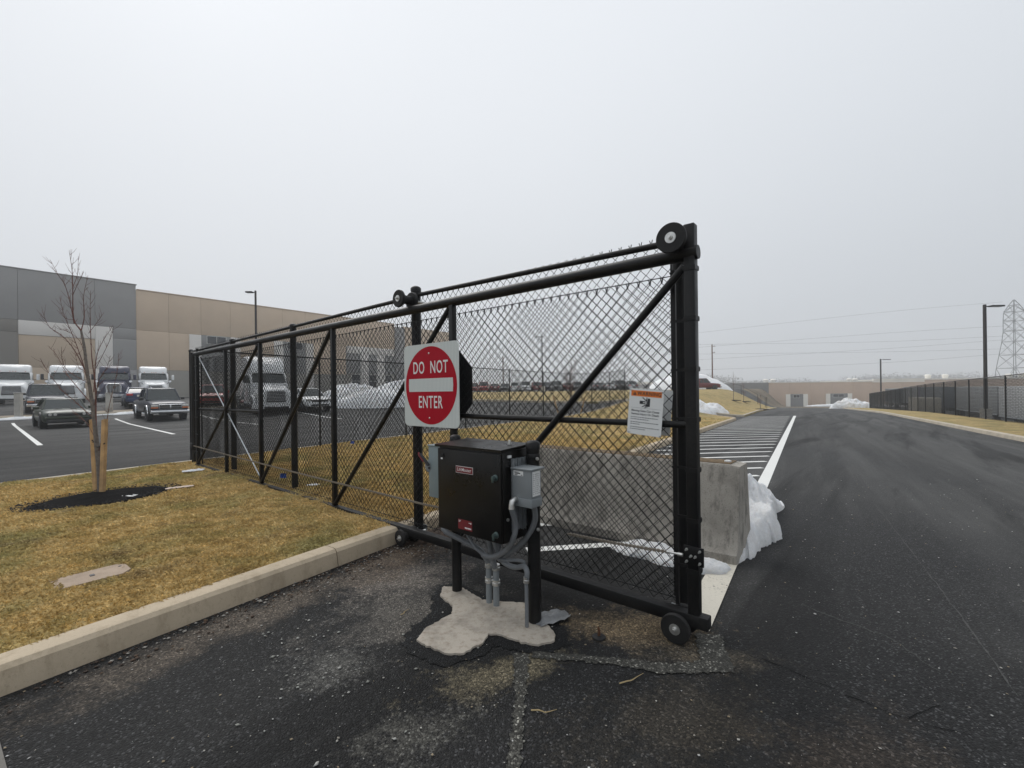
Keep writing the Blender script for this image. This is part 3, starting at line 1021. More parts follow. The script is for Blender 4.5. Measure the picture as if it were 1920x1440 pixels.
M['flag'] = simple('marker_blue', (.03, .10, .42), .5)
for i, (px, py) in enumerate([(657, 838), (524, 906)]):
    v_ = at(px, py, 1.0)
    Y_ = (CAM_H - .14) / (CAM_H - v_.z)
    t_ = thing('marker_flag', ['small blue utility marker flag on the grass behind the third gate bay', 'small blue utility marker flag at the gate foot near the last bays'][i], 'flag', (v_.x * Y_, Y_, .13), .4, 'blue marker flags')
    MB().tube((0, 0, 0), (.01, 0, .16), .003, 6).build('wire_stem', 'zinc', t_)
    MB().add([(.01, 0, .16), (.10, .02, .15), (.095, -.015, .085), (.01, 0, .09), (.05, .03, .12)], [(0, 1, 4), (1, 2, 4), (2, 3, 4), (3, 0, 4)]).build('pennant', 'flag', t_)
rag('paper_scrap', (-2.95, 6.55, .155), .09, .05, .03, .2, 15, 'paper', 'white scrap in the grass behind the gate', 'litter')
# mulch bed
mound('mulch_bed', -5.50, 5.96, .78, .56, .07, math.atan2(1.22, .76), 9, 'mulch', 'oval bed of black mulch around the young bare tree', 'mulch', rough=.16, p=.6, rings=12, base=.125, sink=.05)
chips('mulch_bits', 'loose black shredded bark on the mulch bed', 'mulch', 1500, lambda r_: (lambda a, q: (-5.50 + .86 * q * math.cos(a) * .529 - .62 * q * math.sin(a) * .849, 5.96 + .86 * q * math.cos(a) * .849 + .62 * q * math.sin(a) * .529, 1.0))(r_.uniform(0, 6.28), math.sqrt(r_.random())), .008, .02, [(.012, .010, .010), (.02, .016, .015), (.007, .007, .008)], 31)
mo = bpy.data.objects['mulch_bits']
mo.location.z = .165

# ------------------------------------------------------------------ snow
mound('snow_drift', 2.82, 5.42, 1.42, .40, .42, R(61), 12, 'snow', 'melting white snow drift against the end of the concrete barrier', 'snow', rough=.26, p=.75, peak=(-.30, .35), rings=60, seg=220, fine=.022)
mound('snow_drift', 1.30, 4.02, .42, .17, .10, R(-38), 13, 'snow', 'low snow remnant along the barrier foot behind the gate', 'snow', rough=.3, p=.6)
mound('snow_drift', 1.62, 3.72, .20, .12, .07, R(10), 14, 'snow', 'small snow lump at the barrier corner beside the white line', 'snow', rough=.25, p=.5)
c = at(1345, 763, 34)
mound('snow_heap', 14.6, 33.6, 2.3, 1.0, .62, R(20), 15, 'snow_dirty', 'dirty snow heap on the grass at the kerb corner right of the gate', 'snow heap', rough=.25, p=.7)
mound('snow_heap', 30, 76, 7.5, 4.0, 2.6, R(10), 16, 'snow', 'big white snow heap on the grassy rise behind the red pickup', 'snow heap', rough=.15, p=.8)
mound('snow_heap', 57.0, 74, 3.0, 1.4, 1.45, R(-10), 17, 'snow_dirty', 'dirty snow heap at the end of the road by the far fence', 'snow heap', rough=.3, p=.6, peak=(-.4, 0))
mound('snow_bank', -9.0, 32.5, 4.2, 1.5, 1.35, R(8), 18, 'snow', 'long snow bank behind the gate left of the round sign', 'snow bank', rough=.2, p=.6, peak=(.3, .1))
mound('snow_bank', -12.6, 35.0, 2.6, 1.4, 1.2, R(8), 19, 'snow_dirty', 'grey snow pile behind the white car', 'snow bank', rough=.25, p=.6)
for i, (x, y, l) in enumerate([(-25.2, 30.0, 1.9), (-30.6, 27.8, 1.6)]):
    mound('snow_drift', x, y, l, .28, .12, R(22), 40 + i, 'snow', ['thin snow line along the car park kerb beside the bare tree', 'thin snow line along the kerb behind the green coupe'][i], 'snow', rough=.3, p=.5)
mound('snow_drift', 104, 135.5, 17, 1.2, .7, R(9), 46, 'snow', 'snow line along the foot of the far tan warehouse', 'snow', rough=.2, p=.5)

# ================================================================== THE SLIDING GATE
FR = GROT + math.pi                            # front frame: local x to the right as seen from the drive, -y to the front
class Front:
    """local frame of things that stand parallel to the gate"""
    def __init__(s, name, label, cat, u0, w0, z0=0, group=None):
        p = gxy(u0, w0)
        s.u0, s.w0, s.z0 = u0, w0, z0
        s.root = thing(name, label, cat, (p[0], p[1], z0), FR, group)
    def __call__(s, u, w, z):
        return (-(u - s.u0), w - s.w0, z - s.z0)

WG = 2.72
g = Front('sliding_gate', 'long black chain-link sliding gate standing open beside the drive', 'gate', .83, WG)
GL, GZ0, GZ1 = 10.25, .13, 2.31
MB().tube(g(.822, WG, GZ1), g(10.36, WG, GZ1), .041, 16).build('top_rail', 'black', g.root)
MB().box(g(.785, WG - .036, GZ0 - .04), g(10.32, WG + .036, GZ0 + .035), .006).build('bottom_rail', 'black', g.root)
ups = [.868, 2.95, 5.05, 7.21, 8.69, 10.24]
for i, u in enumerate(ups):
    if i in (0, 5):
        MB().box(g(u - .032, WG - .032, GZ0), g(u + .032, WG + .032, GZ1 + (.17 if i == 0 else -.01)), .006).build('upright', 'black', g.root)
    else:
        MB().box(g(u - .026, WG - .026, GZ0 + .03), g(u + .026, WG + .026, GZ1 - .02), .005).build('upright', 'black', g.root)
for a, b in [((.90, 2.235), (2.92, .19)), ((2.98, 2.25), (5.02, .19)), ((5.09, 2.25), (7.18, .19)), ((7.25, 2.25), (10.2, .19))]:
    MB().tube(g(a[0], WG - .012, a[1]), g(b[0], WG - .012, b[1]), .024, 10).build('diagonal_brace', 'black', g.root)
o = MB().tube(g(10.21, WG + .02, 2.25), g(7.26, WG + .02, .20), .009, 8).build('truss_rod', 'galv', g.root)
o['label'] = 'bare galvanised truss rod crossing the last bay'
MB().tube(g(7.22, WG + .015, 1.245), g(10.22, WG + .015, 1.24), .021, 10).build('middle_rail', 'black', g.root)
MB().tube(g(.87, WG + .015, 1.285), g(2.93, WG + .015, 1.29), .022, 10).build('middle_rail', 'black', g.root)
v, f = link_wires(0, 9.25, .02, 2.05, .077, .0028, 0, .040)
v[:, 0] = -(v[:, 0] + .985 - .83)
v[:, 1] += .045
v[:, 2] += GZ0 + .02
tag(npmesh('chain_link_fabric', v, f, 'mesh', g.root), kind='stuff')
MB().tube(g(.985, WG + .045, 2.205), g(10.23, WG + .045, 2.205), .0032, 6).build('tension_wire', 'mesh', g.root)
MB().tube(g(.985, WG + .045, .205), g(10.23, WG + .045, .205), .0032, 6).build('tension_wire', 'mesh', g.root)
MB().box(g(.975, WG + .035, .17), g(.995, WG + .055, 2.24)).build('tension_bar', 'black', g.root)
MB().box(g(10.15, WG + .035, .17), g(10.17, WG + .055, 2.24)).build('tension_bar', 'black', g.root)
band = MB()
band.box((-.036, -.036, -.014), (.036, -.033, .014)).box((-.036, .033, -.014), (.036, .036, .014)).box((.033, -.036, -.014), (.036, .036, .014)).box((-.13, .036, -.008), (.036, .040, .008)).lathe((-.132, .032, 0), (0, 1, 0), [(0, .008), (.016, .008)], 8)
bandm = band.mesh('tension_band', 'black', 30)
for k in range(7):
    q = g(.868, WG, .42 + k * .30)
    place(bandm, 'tension_band', g.root, q)
for k in range(6):
    q = g(10.24, WG, .42 + k * .33)
    place(bandm, 'tension_band', g.root, q, (0, 0, math.pi))
# bracket plate that takes the drive chain
pl = MB().box(g(.80, WG - .050, .465), g(.915, WG - .038, .575), .002).build('chain_bracket', 'black', g.root)
for du, dz in [(.02, .02), (.095, .02), (.02, .09), (.095, .09), (.045, .055), (.07, .055)]:
    MB().lathe(g(.80 + du, WG - .050, .465 + dz), (0, -1, 0), [(0, .008), (.006, .008), (.006, .005), (.024, .005)], 8).build('bolt', 'zinc', pl)
MB().lathe(g(.915, WG - .06, .518), (-1, 0, 0), [(0, .011), (.03, .011), (.03, .007), (.075, .007), (.075, .010), (.095, .010)], 10).build('chain_tensioner', 'zinc', g.root)

# drive chain, two runs
def chainrun(pts, label):
    p = []
    for (u0, z0), (u1, z1) in zip(pts, pts[1:]):
        k = max(2, int(abs(u1 - u0) / .25))
        for q in range(k):
            t_ = q / k
            p.append((u0 + (u1 - u0) * t_, z0 + (z1 - z0) * t_))
    p.append(pts[-1])
    L = Front('drive_chain', label, 'chain', pts[0][0], WG - .06, pts[0][1])
    P3 = [Vector(L(a, WG - .06, b)) for a, b in p]
    MB().path(P3, .0055, 6).build('chain_core', 'chain', L.root)
    mbl = MB()
    tot = sum((b - a).length for a, b in zip(P3, P3[1:]))
    n_ = int(tot / .026)
    acc, i = 0, 0
    seg = [(b - a).length for a, b in zip(P3, P3[1:])]
    for q in range(n_):
        s_ = q * tot / n_
        while i < len(seg) - 1 and s_ > acc + seg[i]:
            acc += seg[i]
            i += 1
        c_ = P3[i].lerp(P3[i + 1], (s_ - acc) / seg[i])
        mbl.box((c_.x - .008, c_.y - .007, c_.z - .0085), (c_.x + .008, c_.y + .007, c_.z + .0085))
    tag(mbl.build('chain_links', 'chain', L.root, None), kind='stuff')
chainrun([(1.01, .516), (1.35, .497), (1.72, .487)], 'short run of dusty drive chain from the gate bracket to the operator')
chainrun([(2.42, .468), (3.3, .452), (5.4, .462), (8.0, .49), (10.3, .522)], 'long run of dusty drive chain from the operator to the far gate end')

# ------------------------------------------------------------------ the fixed fence run behind the gate
WF = 2.92
f_ = Front('fixed_fence', 'black chain-link fence run right behind the sliding gate carrying its rollers', 'fence', 1.0, WF)
for i, (u, zt, r_) in enumerate([(1.0, 2.53, .050), (3.72, 2.585, .050), (6.55, 2.50, .044), (8.95, 2.49, .044), (11.4, 2.47, .040)]):
    po = MB().tube(f_(u, WF, -.08), f_(u, WF, zt), r_, 18).build('post', 'black', f_.root)
    MB().lathe(f_(u, WF, zt - .03), (0, 0, 1), [(0, r_ + .005), (.03, r_ + .005), (.045, r_ * .85), (.055, r_ * .4)], 18).build('post_cap', 'black', po)
MB().tube(f_(1.03, WF, 2.465), f_(3.7, WF, 2.515), .022, 12).build('top_rail', 'black', f_.root)
MB().tube(f_(3.74, WF, 2.505), f_(11.38, WF, 2.44), .022, 12).build('top_rail', 'black', f_.root)
v, f = link_wires(0, 10.3, 0, 2.42, .077, .0025, 0, .045)
v[:, 0] = -(v[:, 0] + .06)
v[:, 1] += .056
v[:, 2] += .10
tag(npmesh('chain_link_fabric', v, f, 'mesh', f_.root), kind='stuff')
MB().box(f_(1.06, WF + .045, .12), f_(1.08, WF + .065, 2.5)).build('tension_bar', 'black', f_.root)
for k in range(6):
    place(bandm, 'tension_band', f_.root, f_(1.0, WF + .02, .35 + k * .38), (0, 0, 0), (.62, 1.4, 1))
def roller(u, z, r_):
    a = f_(u, WG - .115, z)
    ro = MB().lathe(a, (0, 1, 0), [(0, r_ * .96), (.004, r_), (.026, r_), (.032, r_ * .94), (.034, r_ * .55), (.12, r_ * .50), (.15, r_ * .55), (.152, r_ * .94), (.158, r_), (.182, r_), (.186, r_ * .94)], 36).build('roller', 'rubber', f_.root)
    MB().lathe((a[0], a[1] - .0015, a[2]), (0, 1, 0), [(-.003, r_ * .36), (.004, r_ * .38)], 20).build('washer', 'zinc', ro)
    MB().lathe((a[0], a[1] - .004, a[2]), (0, -1, 0), [(0, r_ * .17), (.010, r_ * .17), (.010, r_ * .10), (.022, r_ * .10)], 8).build('axle_bolt', 'zinc', ro)
    MB().tube((a[0], a[1] + .18, a[2]), (a[0] - (0), a[1] + .32, a[2]), .014, 10).build('axle', 'zinc', ro)
roller(.945, 2.392, .089)
roller(.95, .088, .086)
roller(3.60, 2.418, .084)
roller(3.62, .085, .078)
clm = MB()
clm.box((-.06, -.062, -.028), (.06, -.056, .028)).box((-.06, .056, -.028), (.06, .062, .028)).lathe((-.05, -.062, 0), (0, -1, 0), [(0, .008), (.02, .006)], 8).lathe((.05, -.062, 0), (0, -1, 0), [(0, .008), (.02, .006)], 8)
cm = clm.mesh('roller_clamp', 'galv', 30)
for u, z in [(3.72, 2.42), (3.72, .09), (1.0, .09), (1.0, 2.39)]:
    place(cm, 'roller_clamp', f_.root, f_(u, WF, z))
# latch-end post
ep = Front('gate_end_post', 'black round post at the far end of the open gate', 'post', 10.62, 2.76)
MB().tube(ep(10.62, 2.76, -.05), ep(10.62, 2.76, 2.36), .050, 16).build('post_shaft', 'black', ep.root)
MB().lathe(ep(10.62, 2.76, 2.345), (0, 0, 1), [(0, .054), (.02, .054), (.03, .04)], 16).build('post_cap', 'black', ep.root)
MB().box(ep(10.56, 2.70, .42), ep(10.70, 2.82, .55), .004).build('catch_bracket', 'black', ep.root)
for k in range(4):
    MB().lathe(ep(10.62, 2.76, .75 + k * .4), (0, 0, 1), [(0, .052), (.004, .055), (.024, .055), (.028, .052)], 16).build('band', 'black', ep.root)

# ------------------------------------------------------------------ signs on the gate
def rrect(w, h, r_, k=5):
    p = []
    for cx, cz, a0 in ((w / 2 - r_, h / 2 - r_, 0), (-w / 2 + r_, h / 2 - r_, 90), (-w / 2 + r_, -h / 2 + r_, 180), (w / 2 - r_, -h / 2 + r_, 270)):
        for i in range(k + 1):
            a = R(a0 + 90 * i / k)
            p.append((cx + r_ * math.cos(a), cz + r_ * math.sin(a)))
    return p
s = Front('do_not_enter_sign', 'white square DO NOT ENTER sign with red disc fixed to the gate', 'sign', 3.165, 2.635, 1.567)
MB().prism_y(rrect(.762, .762, .052), -.002, .002).build('plate', 'sheeting', s.root, 30)
MB().prism_y([(.357 * math.cos(2 * math.pi * k / 72), .357 * math.sin(2 * math.pi * k / 72) - .002) for k in range(72)], -.0032, -.0021).build('disc', 'red', s.root, 30)
MB().prism_y([(-.305, -.059), (.305, -.059), (.309, 0), (.305, .062), (-.305, .062), (-.309, 0)], -.0042, -.0033).build('bar', 'sheeting', s.root, 30)
for word, z, sp in (('DO  NOT', .158, 1.12), ('ENTER', -.160, 1.12)):
    o = text(word, .158, 'lettering', 'white', s.root, .010, .66, sp)
    o.rotation_euler = (R(90), 0, 0)
    o.location = (0, -.0040, z)
for z in (.292, -.300):
    MB().lathe((-.012, -.0033, z), (0, -1, 0), [(0, .009), (.004, .0075), (.006, .004)], 10).build('bolt', 'zinc', s.root)
for x in (-.06, .19):
    MB().box((x - .02, .004, -.33), (x + .02, .045, .33)).build('back_brace', 'black', s.root)
oc = Front('octagonal_sign', 'dark back of an octagonal sign showing behind the DO NOT ENTER sign', 'sign', 3.165, 2.795, 1.56)
MB().prism_y([(.412 * math.cos(R(22.5 + 45 * k)), .412 * math.sin(R(22.5 + 45 * k))) for k in range(8)], -.002, .002).build('plate', 'aluminium', oc.root, 30)
MB().box((-.12, -.04, -.2), (-.08, -.0025, .2)).build('back_brace', 'black', oc.root)

def warning(u, w, label, face):
    s = Front('warning_sign', label, 'sign', u, w, 1.358)
    s.root.rotation_euler = (0, R(5.0), FR)
    W_, H_ = .225, .292
    MB().prism_y(rrect(W_, H_, .008), -.0015, .0015).build('plate', 'white', s.root, 30)
    if not face:
        return
    MB().box((-.100, -.0024, .098), (.100, -.0016, .134)).build('header', 'orange', s.root)
    o = text('WARNING', .0335, 'lettering', 'print', s.root, .018, .92, 1.08, .0003)
    o.rotation_euler = (R(90), 0, 0)
    o.location = (.020, -.0028, .116)
    MB().prism_y([(-.088, .105), (-.064, .105), (-.076, .127)], -.0030, -.0025).build('alert_symbol', 'print', s.root)
    MB().prism_y([(-.0775, .110), (-.0745, .110), (-.0745, .120), (-.0775, .120)], -.0034, -.0031).build('alert_symbol', 'orange', s.root)
    MB().box((-.100, -.0021, .0235), (.100, -.0016, .0245)).build('rule', 'printgrey', s.root)
    pic = MB()
    pic.box((-.040, -.0022, .050), (-.002, -.0016, .070)).box((.012, -.0022, .036), (.028, -.0016, .088))
    for a, b in [((-.022, .092), (.004, .072)), ((.006, .094), (.010, .030)), ((-.022, .032), (.006, .050)), ((-.004, .024), (.008, .050)), ((.004, .082), (.010, .060))]:
        A, B = Vector((a[0], 0, a[1])), Vector((b[0], 0, b[1]))
        d_ = (B - A).normalized()
        n_ = Vector((-d_.z, 0, d_.x)) * .0028
        pic.prism_y([((A + n_).x, (A + n_).z), ((A - n_).x, (A - n_).z), ((B - n_).x, (B - n_).z), ((B + n_).x, (B + n_).z)], -.0026, -.0017)
    pic.build('pictogram', 'print', s.root)
    MB().prism_y([(-.017, .057), (-.006, .057), (-.006, .063), (-.017, .063)], -.0030, -.0023).build('pictogram', 'white', s.root)
    for k, ln in enumerate(('Moving Gate Can Cause', 'Serious Injury Or Death')):
        o = text(ln, .0190, 'lettering', 'print', s.root, .012, .98, 1.0, .0002)
        o.rotation_euler = (R(90), 0, 0)
        o.location = (0, -.0022, .006 - k * .021)
    rr_ = random.Random(4)
    tl = MB()
    for k, wd_ in enumerate((.94, .62, .92, .30, .95, .55)):
        x = -.093
        z = -.036 - k * .0128 - (.006 if k > 1 else 0) - (.006 if k > 3 else 0)
        while x < -.093 + .186 * wd_:
            l_ = rr_.uniform(.006, .016)
            tl.box((x, -.0020, z - .0026), (x + l_, -.0016, z + .0026))
            x += l_ + .004
    tl.build('small_print', 'printgrey', s.root)
    for x, z in ((-.104, .136), (.100, .134), (-.104, -.136), (.104, -.138)):
        MB().path([(x, -.004, z), (x + .006, -.010, z - .004), (x + .012, .01, z + .002)], .0022, 6).build('wire_tie', 'print', s.root)
warning(1.150, 2.692, 'white WARNING sign with orange header wired to the gate mesh', True)
warning(1.135, 2.800, 'blank white back of a second plate behind the WARNING sign', False)

# ================================================================== GATE OPERATOR
op = Front('gate_operator', 'black steel gate operator cabinet on two posts with a red badge', 'gate operator', 2.095, 2.05)
bx0, bx1, bz0, bz1, bd = 1.80, 2.39, .555, 1.125, .29
cab = MB().box(op(bx1, 2.062, bz0), op(bx0, 2.05 + bd, bz1), .006).build('cabinet', 'cabinet', op.root)
door = MB().box(op(bx1 - .004, 2.045, bz0 + .004), op(bx0 + .006, 2.060, bz1 - .012), .004).build('door', 'cabinet', cab)
MB().loft([[op(bx1 + .012, 2.032, bz1), op(bx0 - .012, 2.032, bz1), op(bx0 - .012, 2.05 + bd + .012, bz1 + .012), op(bx1 + .012, 2.05 + bd + .012, bz1 + .012)],
           [op(bx1 + .012, 2.032, bz1 + .016), op(bx0 - .012, 2.032, bz1 + .016), op(bx0 - .012, 2.05 + bd + .012, bz1 + .03), op(bx1 + .012, 2.05 + bd + .012, bz1 + .03)]]).build('lid', 'cabinet', cab)
M['knob'] = simple('latch_knob', (.075, .11, .105), .35, .5, .2, 40)
for z in (.965, .610):
    kn = MB().lathe(op(1.845, 2.045, z), (0, -1, 0), [(0, .021), (.006, .021), (.010, .014), (.030, .013)], 14).build('latch', 'knob', door)
    MB().box(op(1.852, 2.022, z - .026), op(1.838, 2.012, z + .014), .002).build('latch_key', 'knob', kn)
hp = MB().box(op(2.348, 2.045, 1.055), op(2.322, 2.038, 1.080), .002).build('keyhole_cover', 'rubber', door)
MB().box(op(2.346, 2.0385, 1.040), op(2.328, 2.0375, 1.051)).build('keyhole_tag', 'white', hp)
bg = MB().box(op(2.20, 2.0445, .965), op(2.045, 2.0425, 1.005)).build('badge', 'badge', door)
MB().box(op(2.203, 2.0449, .962), op(2.042, 2.0441, 1.008)).build('badge_border', 'white', bg)
o = text('LiftMaster', .031, 'lettering', 'white', bg, .002, 1.0, 1.05, .0002)
o.rotation_euler = (R(90), 0, 0)
o.location = op(2.1225, 2.0420, .985)
bl = MB().box(op(2.185, 2.0445, .590), op(2.055, 2.0425, .655)).build('data_plate', 'badge', door)
pm = MB()
for (a, b, z, h_) in [(.006, .026, .055, .003), (.006, .020, .048, .003), (.100, .112, .050, .004), (.115, .124, .046, .010), (.064, .074, .010, .009), (.077, .088, .010, .009), (.091, .100, .010, .009), (.103, .112, .010, .009), (.115, .122, .010, .009)]:
    pm.box(op(2.185 - a, 2.0424, .590 + z), op(2.185 - b, 2.0420, .590 + z + h_))
pm.build('print', 'white', bl)
for u, r_, zt, nm in ((1.735, .042, 1.165, 'r'), (2.465, .037, 1.165, 'l')):
    p = MB().tube(op(u, 2.285, -.02), op(u, 2.285, zt), r_, 20).build('post', 'black', op.root)
    MB().lathe(op(u, 2.285, zt - .035), (0, 0, 1), [(0, r_ + .005), (.034, r_ + .005), (.045, r_ * .9), (.052, r_ * .5)], 20).build('post_cap', 'black', p)
    MB().lathe(op(u, 2.285, 1.06), (0, 0, 1), [(0, r_ + .0015), (.003, r_ + .004), (.035, r_ + .004), (.038, r_ + .0015)], 20).build('band', 'black', p)
    for z in (1.07, .62):
        MB().lathe(op(u - r_ if u < 2 else u + r_, 2.27, z), (1 if u < 2 else -1, -.4, 0), [(0, .011), (.010, .011), (.010, .006), (.020, .006)], 8).build('nut', 'zinc', p)
bk = MB().box(op(2.47, 2.335, .58), op(1.73, 2.345, .66)).box(op(2.47, 2.335, 1.0), op(1.73, 2.345, 1.08))
bk.build('mounting_rail', 'black', op.root)
MB().lathe(op(1.885, 2.23, bz1 + .026), (0, 0, 1), [(0, .014), (.010, .014), (.010, .010), (.028, .009), (.030, .004)], 12).build('warning_beacon_stub', 'zinc', op.root)
MB().box(op(1.797, 2.10, 1.085), op(1.785, 2.13, 1.10)).build('warning_label', 'white', op.root)
MB().lathe(op(1.80, 2.10, .70), (1, 0, 0), [(0, .010), (.008, .010), (.010, .006)], 10).build('side_screw', 'zinc', op.root)

# disconnect switch on the left side
dsw = Front('disconnect_switch', 'grey-green electrical disconnect switch on the left side of the operator cabinet', 'switch box', 2.46, 2.10, .74)
MB().box(dsw(2.405, 2.085, .745), dsw(2.535, 2.215, 1.115), .004).build('enclosure', 'greenbox', dsw.root)
MB().box(dsw(2.400, 2.080, .740), dsw(2.412, 2.235, 1.122), .002).build('back_flange', 'galv', dsw.root)
MB().box(dsw(2.41, 2.080, 1.112), dsw(2.542, 2.222, 1.122), .002).build('top_lip', 'greenbox', dsw.root)
hn = MB().lathe(dsw(2.520, 2.105, .965), (.35, -1, 0), [(-.01, .052), (.012, .052), (.018, .044), (.022, .020)], 20).build('handle_hub', 'greybox', dsw.root)
hn2 = MB().path([dsw(2.52, 2.07, .975), dsw(2.555, 2.06, 1.02), dsw(2.585, 2.05, 1.055)], [.012, .011, .010], 8).build('handle', 'print', dsw.root)
MB().path([dsw(2.553, 2.054, 1.00), dsw(2.595, 2.045, 1.05), dsw(2.60, 2.048, 1.065)], [.007, .007, .005], 8).build('handle_grip', 'badge', dsw.root)
MB().lathe(dsw(2.52, 2.078, .955), (.35, -1, 0), [(0, .008), (.006, .008)], 10).build('lock_hole', 'print', hn)

# transformer on struts on the right side
tr = Front('transformer_box', 'grey transformer box with paper labels on the right side of the operator cabinet', 'transformer', 1.70, 2.12, .80)
for k, w in enumerate((2.150, 2.195, 2.240, 2.285)):
    st = MB().box(tr(1.797, w - .014, .615 + .012 * (k % 2)), tr(1.772, w - .010, 1.075)).box(tr(1.797, w + .010, .615 + .012 * (k % 2)), tr(1.772, w + .014, 1.075)).box(tr(1.797, w - .014, .615 + .012 * (k % 2)), tr(1.794, w + .014, 1.075)).build('strut_channel', 'galv', tr.root)
    for z in (1.055, 1.02):
        MB().lathe(tr(1.793, w, z), (1, 0, 0), [(0, .008), (.008, .008)], 8).build('strut_bolt', 'zinc', st)
body = MB().box(tr(1.77, 2.115, .845), tr(1.622, 2.215, 1.022), .003).build('enclosure', 'greybox', tr.root)
MB().box(tr(1.77, 2.110, .795), tr(1.617, 2.220, .847), .003).build('wiring_compartment', 'greybox', tr.root)
MB().box(tr(1.775, 2.105, 1.020), tr(1.612, 2.245, 1.030), .002).build('top_flange', 'greybox', tr.root)
lb = MB().box(tr(1.757, 2.1152, .983), tr(1.682, 2.1142, 1.012)).build('label', 'white', body)
pm = MB()
for (u_, l_, z, h_) in [(1.752, .035, 1.003, .003), (1.750, .045, .994, .006), (1.750, .025, .986, .004), (1.700, .012, .986, .004)]:
    pm.box(tr(u_, 2.1140, z), tr(u_ - l_, 2.1136, z + h_))
pm.build('print', 'print', lb)
lb = MB().box(tr(1.6222, 2.128, .862), tr(1.6212, 2.205, 1.012)).build('label', 'white', body)
pm = MB()
rr_ = random.Random(8)
for k in range(11):
    w_ = 2.134
    while w_ < 2.195:
        l_ = rr_.uniform(.006, .018)
        pm.box(tr(1.6211, w_, .875 + k * .0118), tr(1.6208, min(2.2, w_ + l_), .875 + k * .0118 + .004))
        w_ += l_ + rr_.uniform(.004, .012)
pm.build('print', 'printgrey', lb)
MB().path([tr(1.735, 2.115, .838), tr(1.735, 2.088, .838), tr(1.737, 2.072, .828), tr(1.738, 2.068, .808), tr(1.738, 2.068, .785)], [.017, .017, .018, .018, .020], 12).build('elbow_fitting', 'zinc', tr.root)

# conduits
def smooth(pts, k=6):
    P = [Vector(p) for p in pts]
    P = [P[0] * 2 - P[1]] + P + [P[-1] * 2 - P[-2]]
    o = []
    for i in range(1, len(P) - 2):
        for q in range(k):
            t_ = q / k
            a, b, c_, d_ = P[i - 1], P[i], P[i + 1], P[i + 2]
            o.append(.5 * ((2 * b) + (c_ - a) * t_ + (2 * a - 5 * b + 4 * c_ - d_) * t_ ** 2 + (-a + 3 * b - 3 * c_ + d_) * t_ ** 3))
    o.append(P[-2])
    return o
def conduit(label, pts, r_, riser=None):
    c0 = Vector(pts[0] if riser is None else (riser[0], riser[1], 0))
    t_ = thing('conduit', label, 'conduit', c0, 0, 'conduits under the gate operator')
    MB().path([p - c0 for p in smooth(pts)], r_, 12).build('flexible_pipe', 'conduit', t_)
    if riser:
        x, y, z1, r2 = riser
        rp = MB().tube(Vector((x, y, -.02)) - c0, Vector((x, y, z1)) - c0, r2, 14).build('riser_pipe', 'conduit' if r2 < .015 else 'greybox', t_)
        for z in ((z1 - .02, z1 * .55) if r2 > .015 else (z1 - .02,)):
            MB().lathe(Vector((x, y, z)) - c0, (0, 0, 1), [(0, r2 + .002), (.004, r2 + .007), (.022, r2 + .007), (.026, r2 + .003), (.030, r2 + .006), (.040, r2 + .006)], 14).build('coupling', 'zinc', t_)
Gp = lambda u, w, z: Vector((*gxy(u, w), z))
conduit('left grey conduit bending from its riser up to the disconnect switch', [Vector((-.18, 3.13, .27)), at(913, 1050, 3.12), at(898, 1030, 3.12), at(865, 1012, 3.15), at(832, 992, 3.2), Gp(2.47, 2.20, .60), Gp(2.475, 2.16, .745)], .019, (-.18, 3.13, .28, .021))
conduit('middle grey conduit rising straight into the cabinet bottom', [Vector((-.127, 3.085, .27)), at(927, 1060, 3.07), at(922, 1040, 3.05), Gp(2.03, 2.17, .56)], .021, (-.127, 3.085, .28, .022))
conduit('grey conduit looping from the cabinet bottom to the thin riser pipe', [Gp(1.98, 2.15, .56), at(938, 1045, 2.98), at(950, 1058, 2.95), at(968, 1064, 2.9), at(982, 1062, 2.85), at(988, 1072, 2.8), Vector((.075, 2.796, .30))], .017, (.075, 2.796, .31, .012))
conduit('grey conduit dropping from the elbow on the transformer to the cabinet bottom', [Gp(1.738, 2.068, .79), at(967, 985, 2.76), at(962, 1010, 2.78), at(948, 1032, 2.85), at(925, 1044, 2.95), at(905, 1040, 3.02)], .018)
conduit('grey conduit sweeping from the transformer underside to the cabinet bottom', [Gp(1.66, 2.19, .80), at(1003, 975, 2.80), at(990, 1005, 2.85), at(970, 1025, 2.9), at(950, 1040, 2.95), at(935, 1046, 3.0), Gp(2.0, 2.25, .555)], .018)
conduit('thin grey cable sagging under the cabinet towards the right post', [Gp(2.25, 2.15, .56), at(890, 1025, 3.05), at(910, 1040, 3.0), at(945, 1050, 2.95), at(980, 1052, 2.88), Gp(1.78, 2.25, .34)], .010)

# ------------------------------------------------------------------ concrete barrier
br = Front('concrete_barrier', 'weathered grey concrete traffic barrier behind the gate', 'barrier', 2.35, 4.43)
pr = [(.30, -.03), (.30, .06), (.265, .10), (.225, .32), (.150, .80), (.135, .82)]
prof = [(-a, b) for a, b in pr] + [(a, b) for a, b in pr[::-1]]
rings = []
xs = list(np.linspace(-1.42, 1.38, 30))
for i, x in enumerate(xs):
    k_ = .955 if i in (0, len(xs) - 1) else 1
    xx = x
    rings.append([(xx, a * k_ + .004 * math.sin(x * 9 + b * 7), b * (1 if b < .7 else 1 - (1 - k_) * .35)) for a, b in prof])
MB().loft(rings).build('barrier_body', 'barrier', br.root, 35)
M['moss'] = simple('lichen', (.14, .095, .05), .95, 0, .4, 25, .5)
MB().box((-1.30, -.115, .8205), (1.30, .115, .8255), .002).build('top_crust', 'moss', br.root)
MB().lathe((1.25, 0, .82), (0, 0, 1), [(0, .03), (.015, .03), (.02, .02)], 12).build('lifting_insert', 'snow_dirty', br.root)

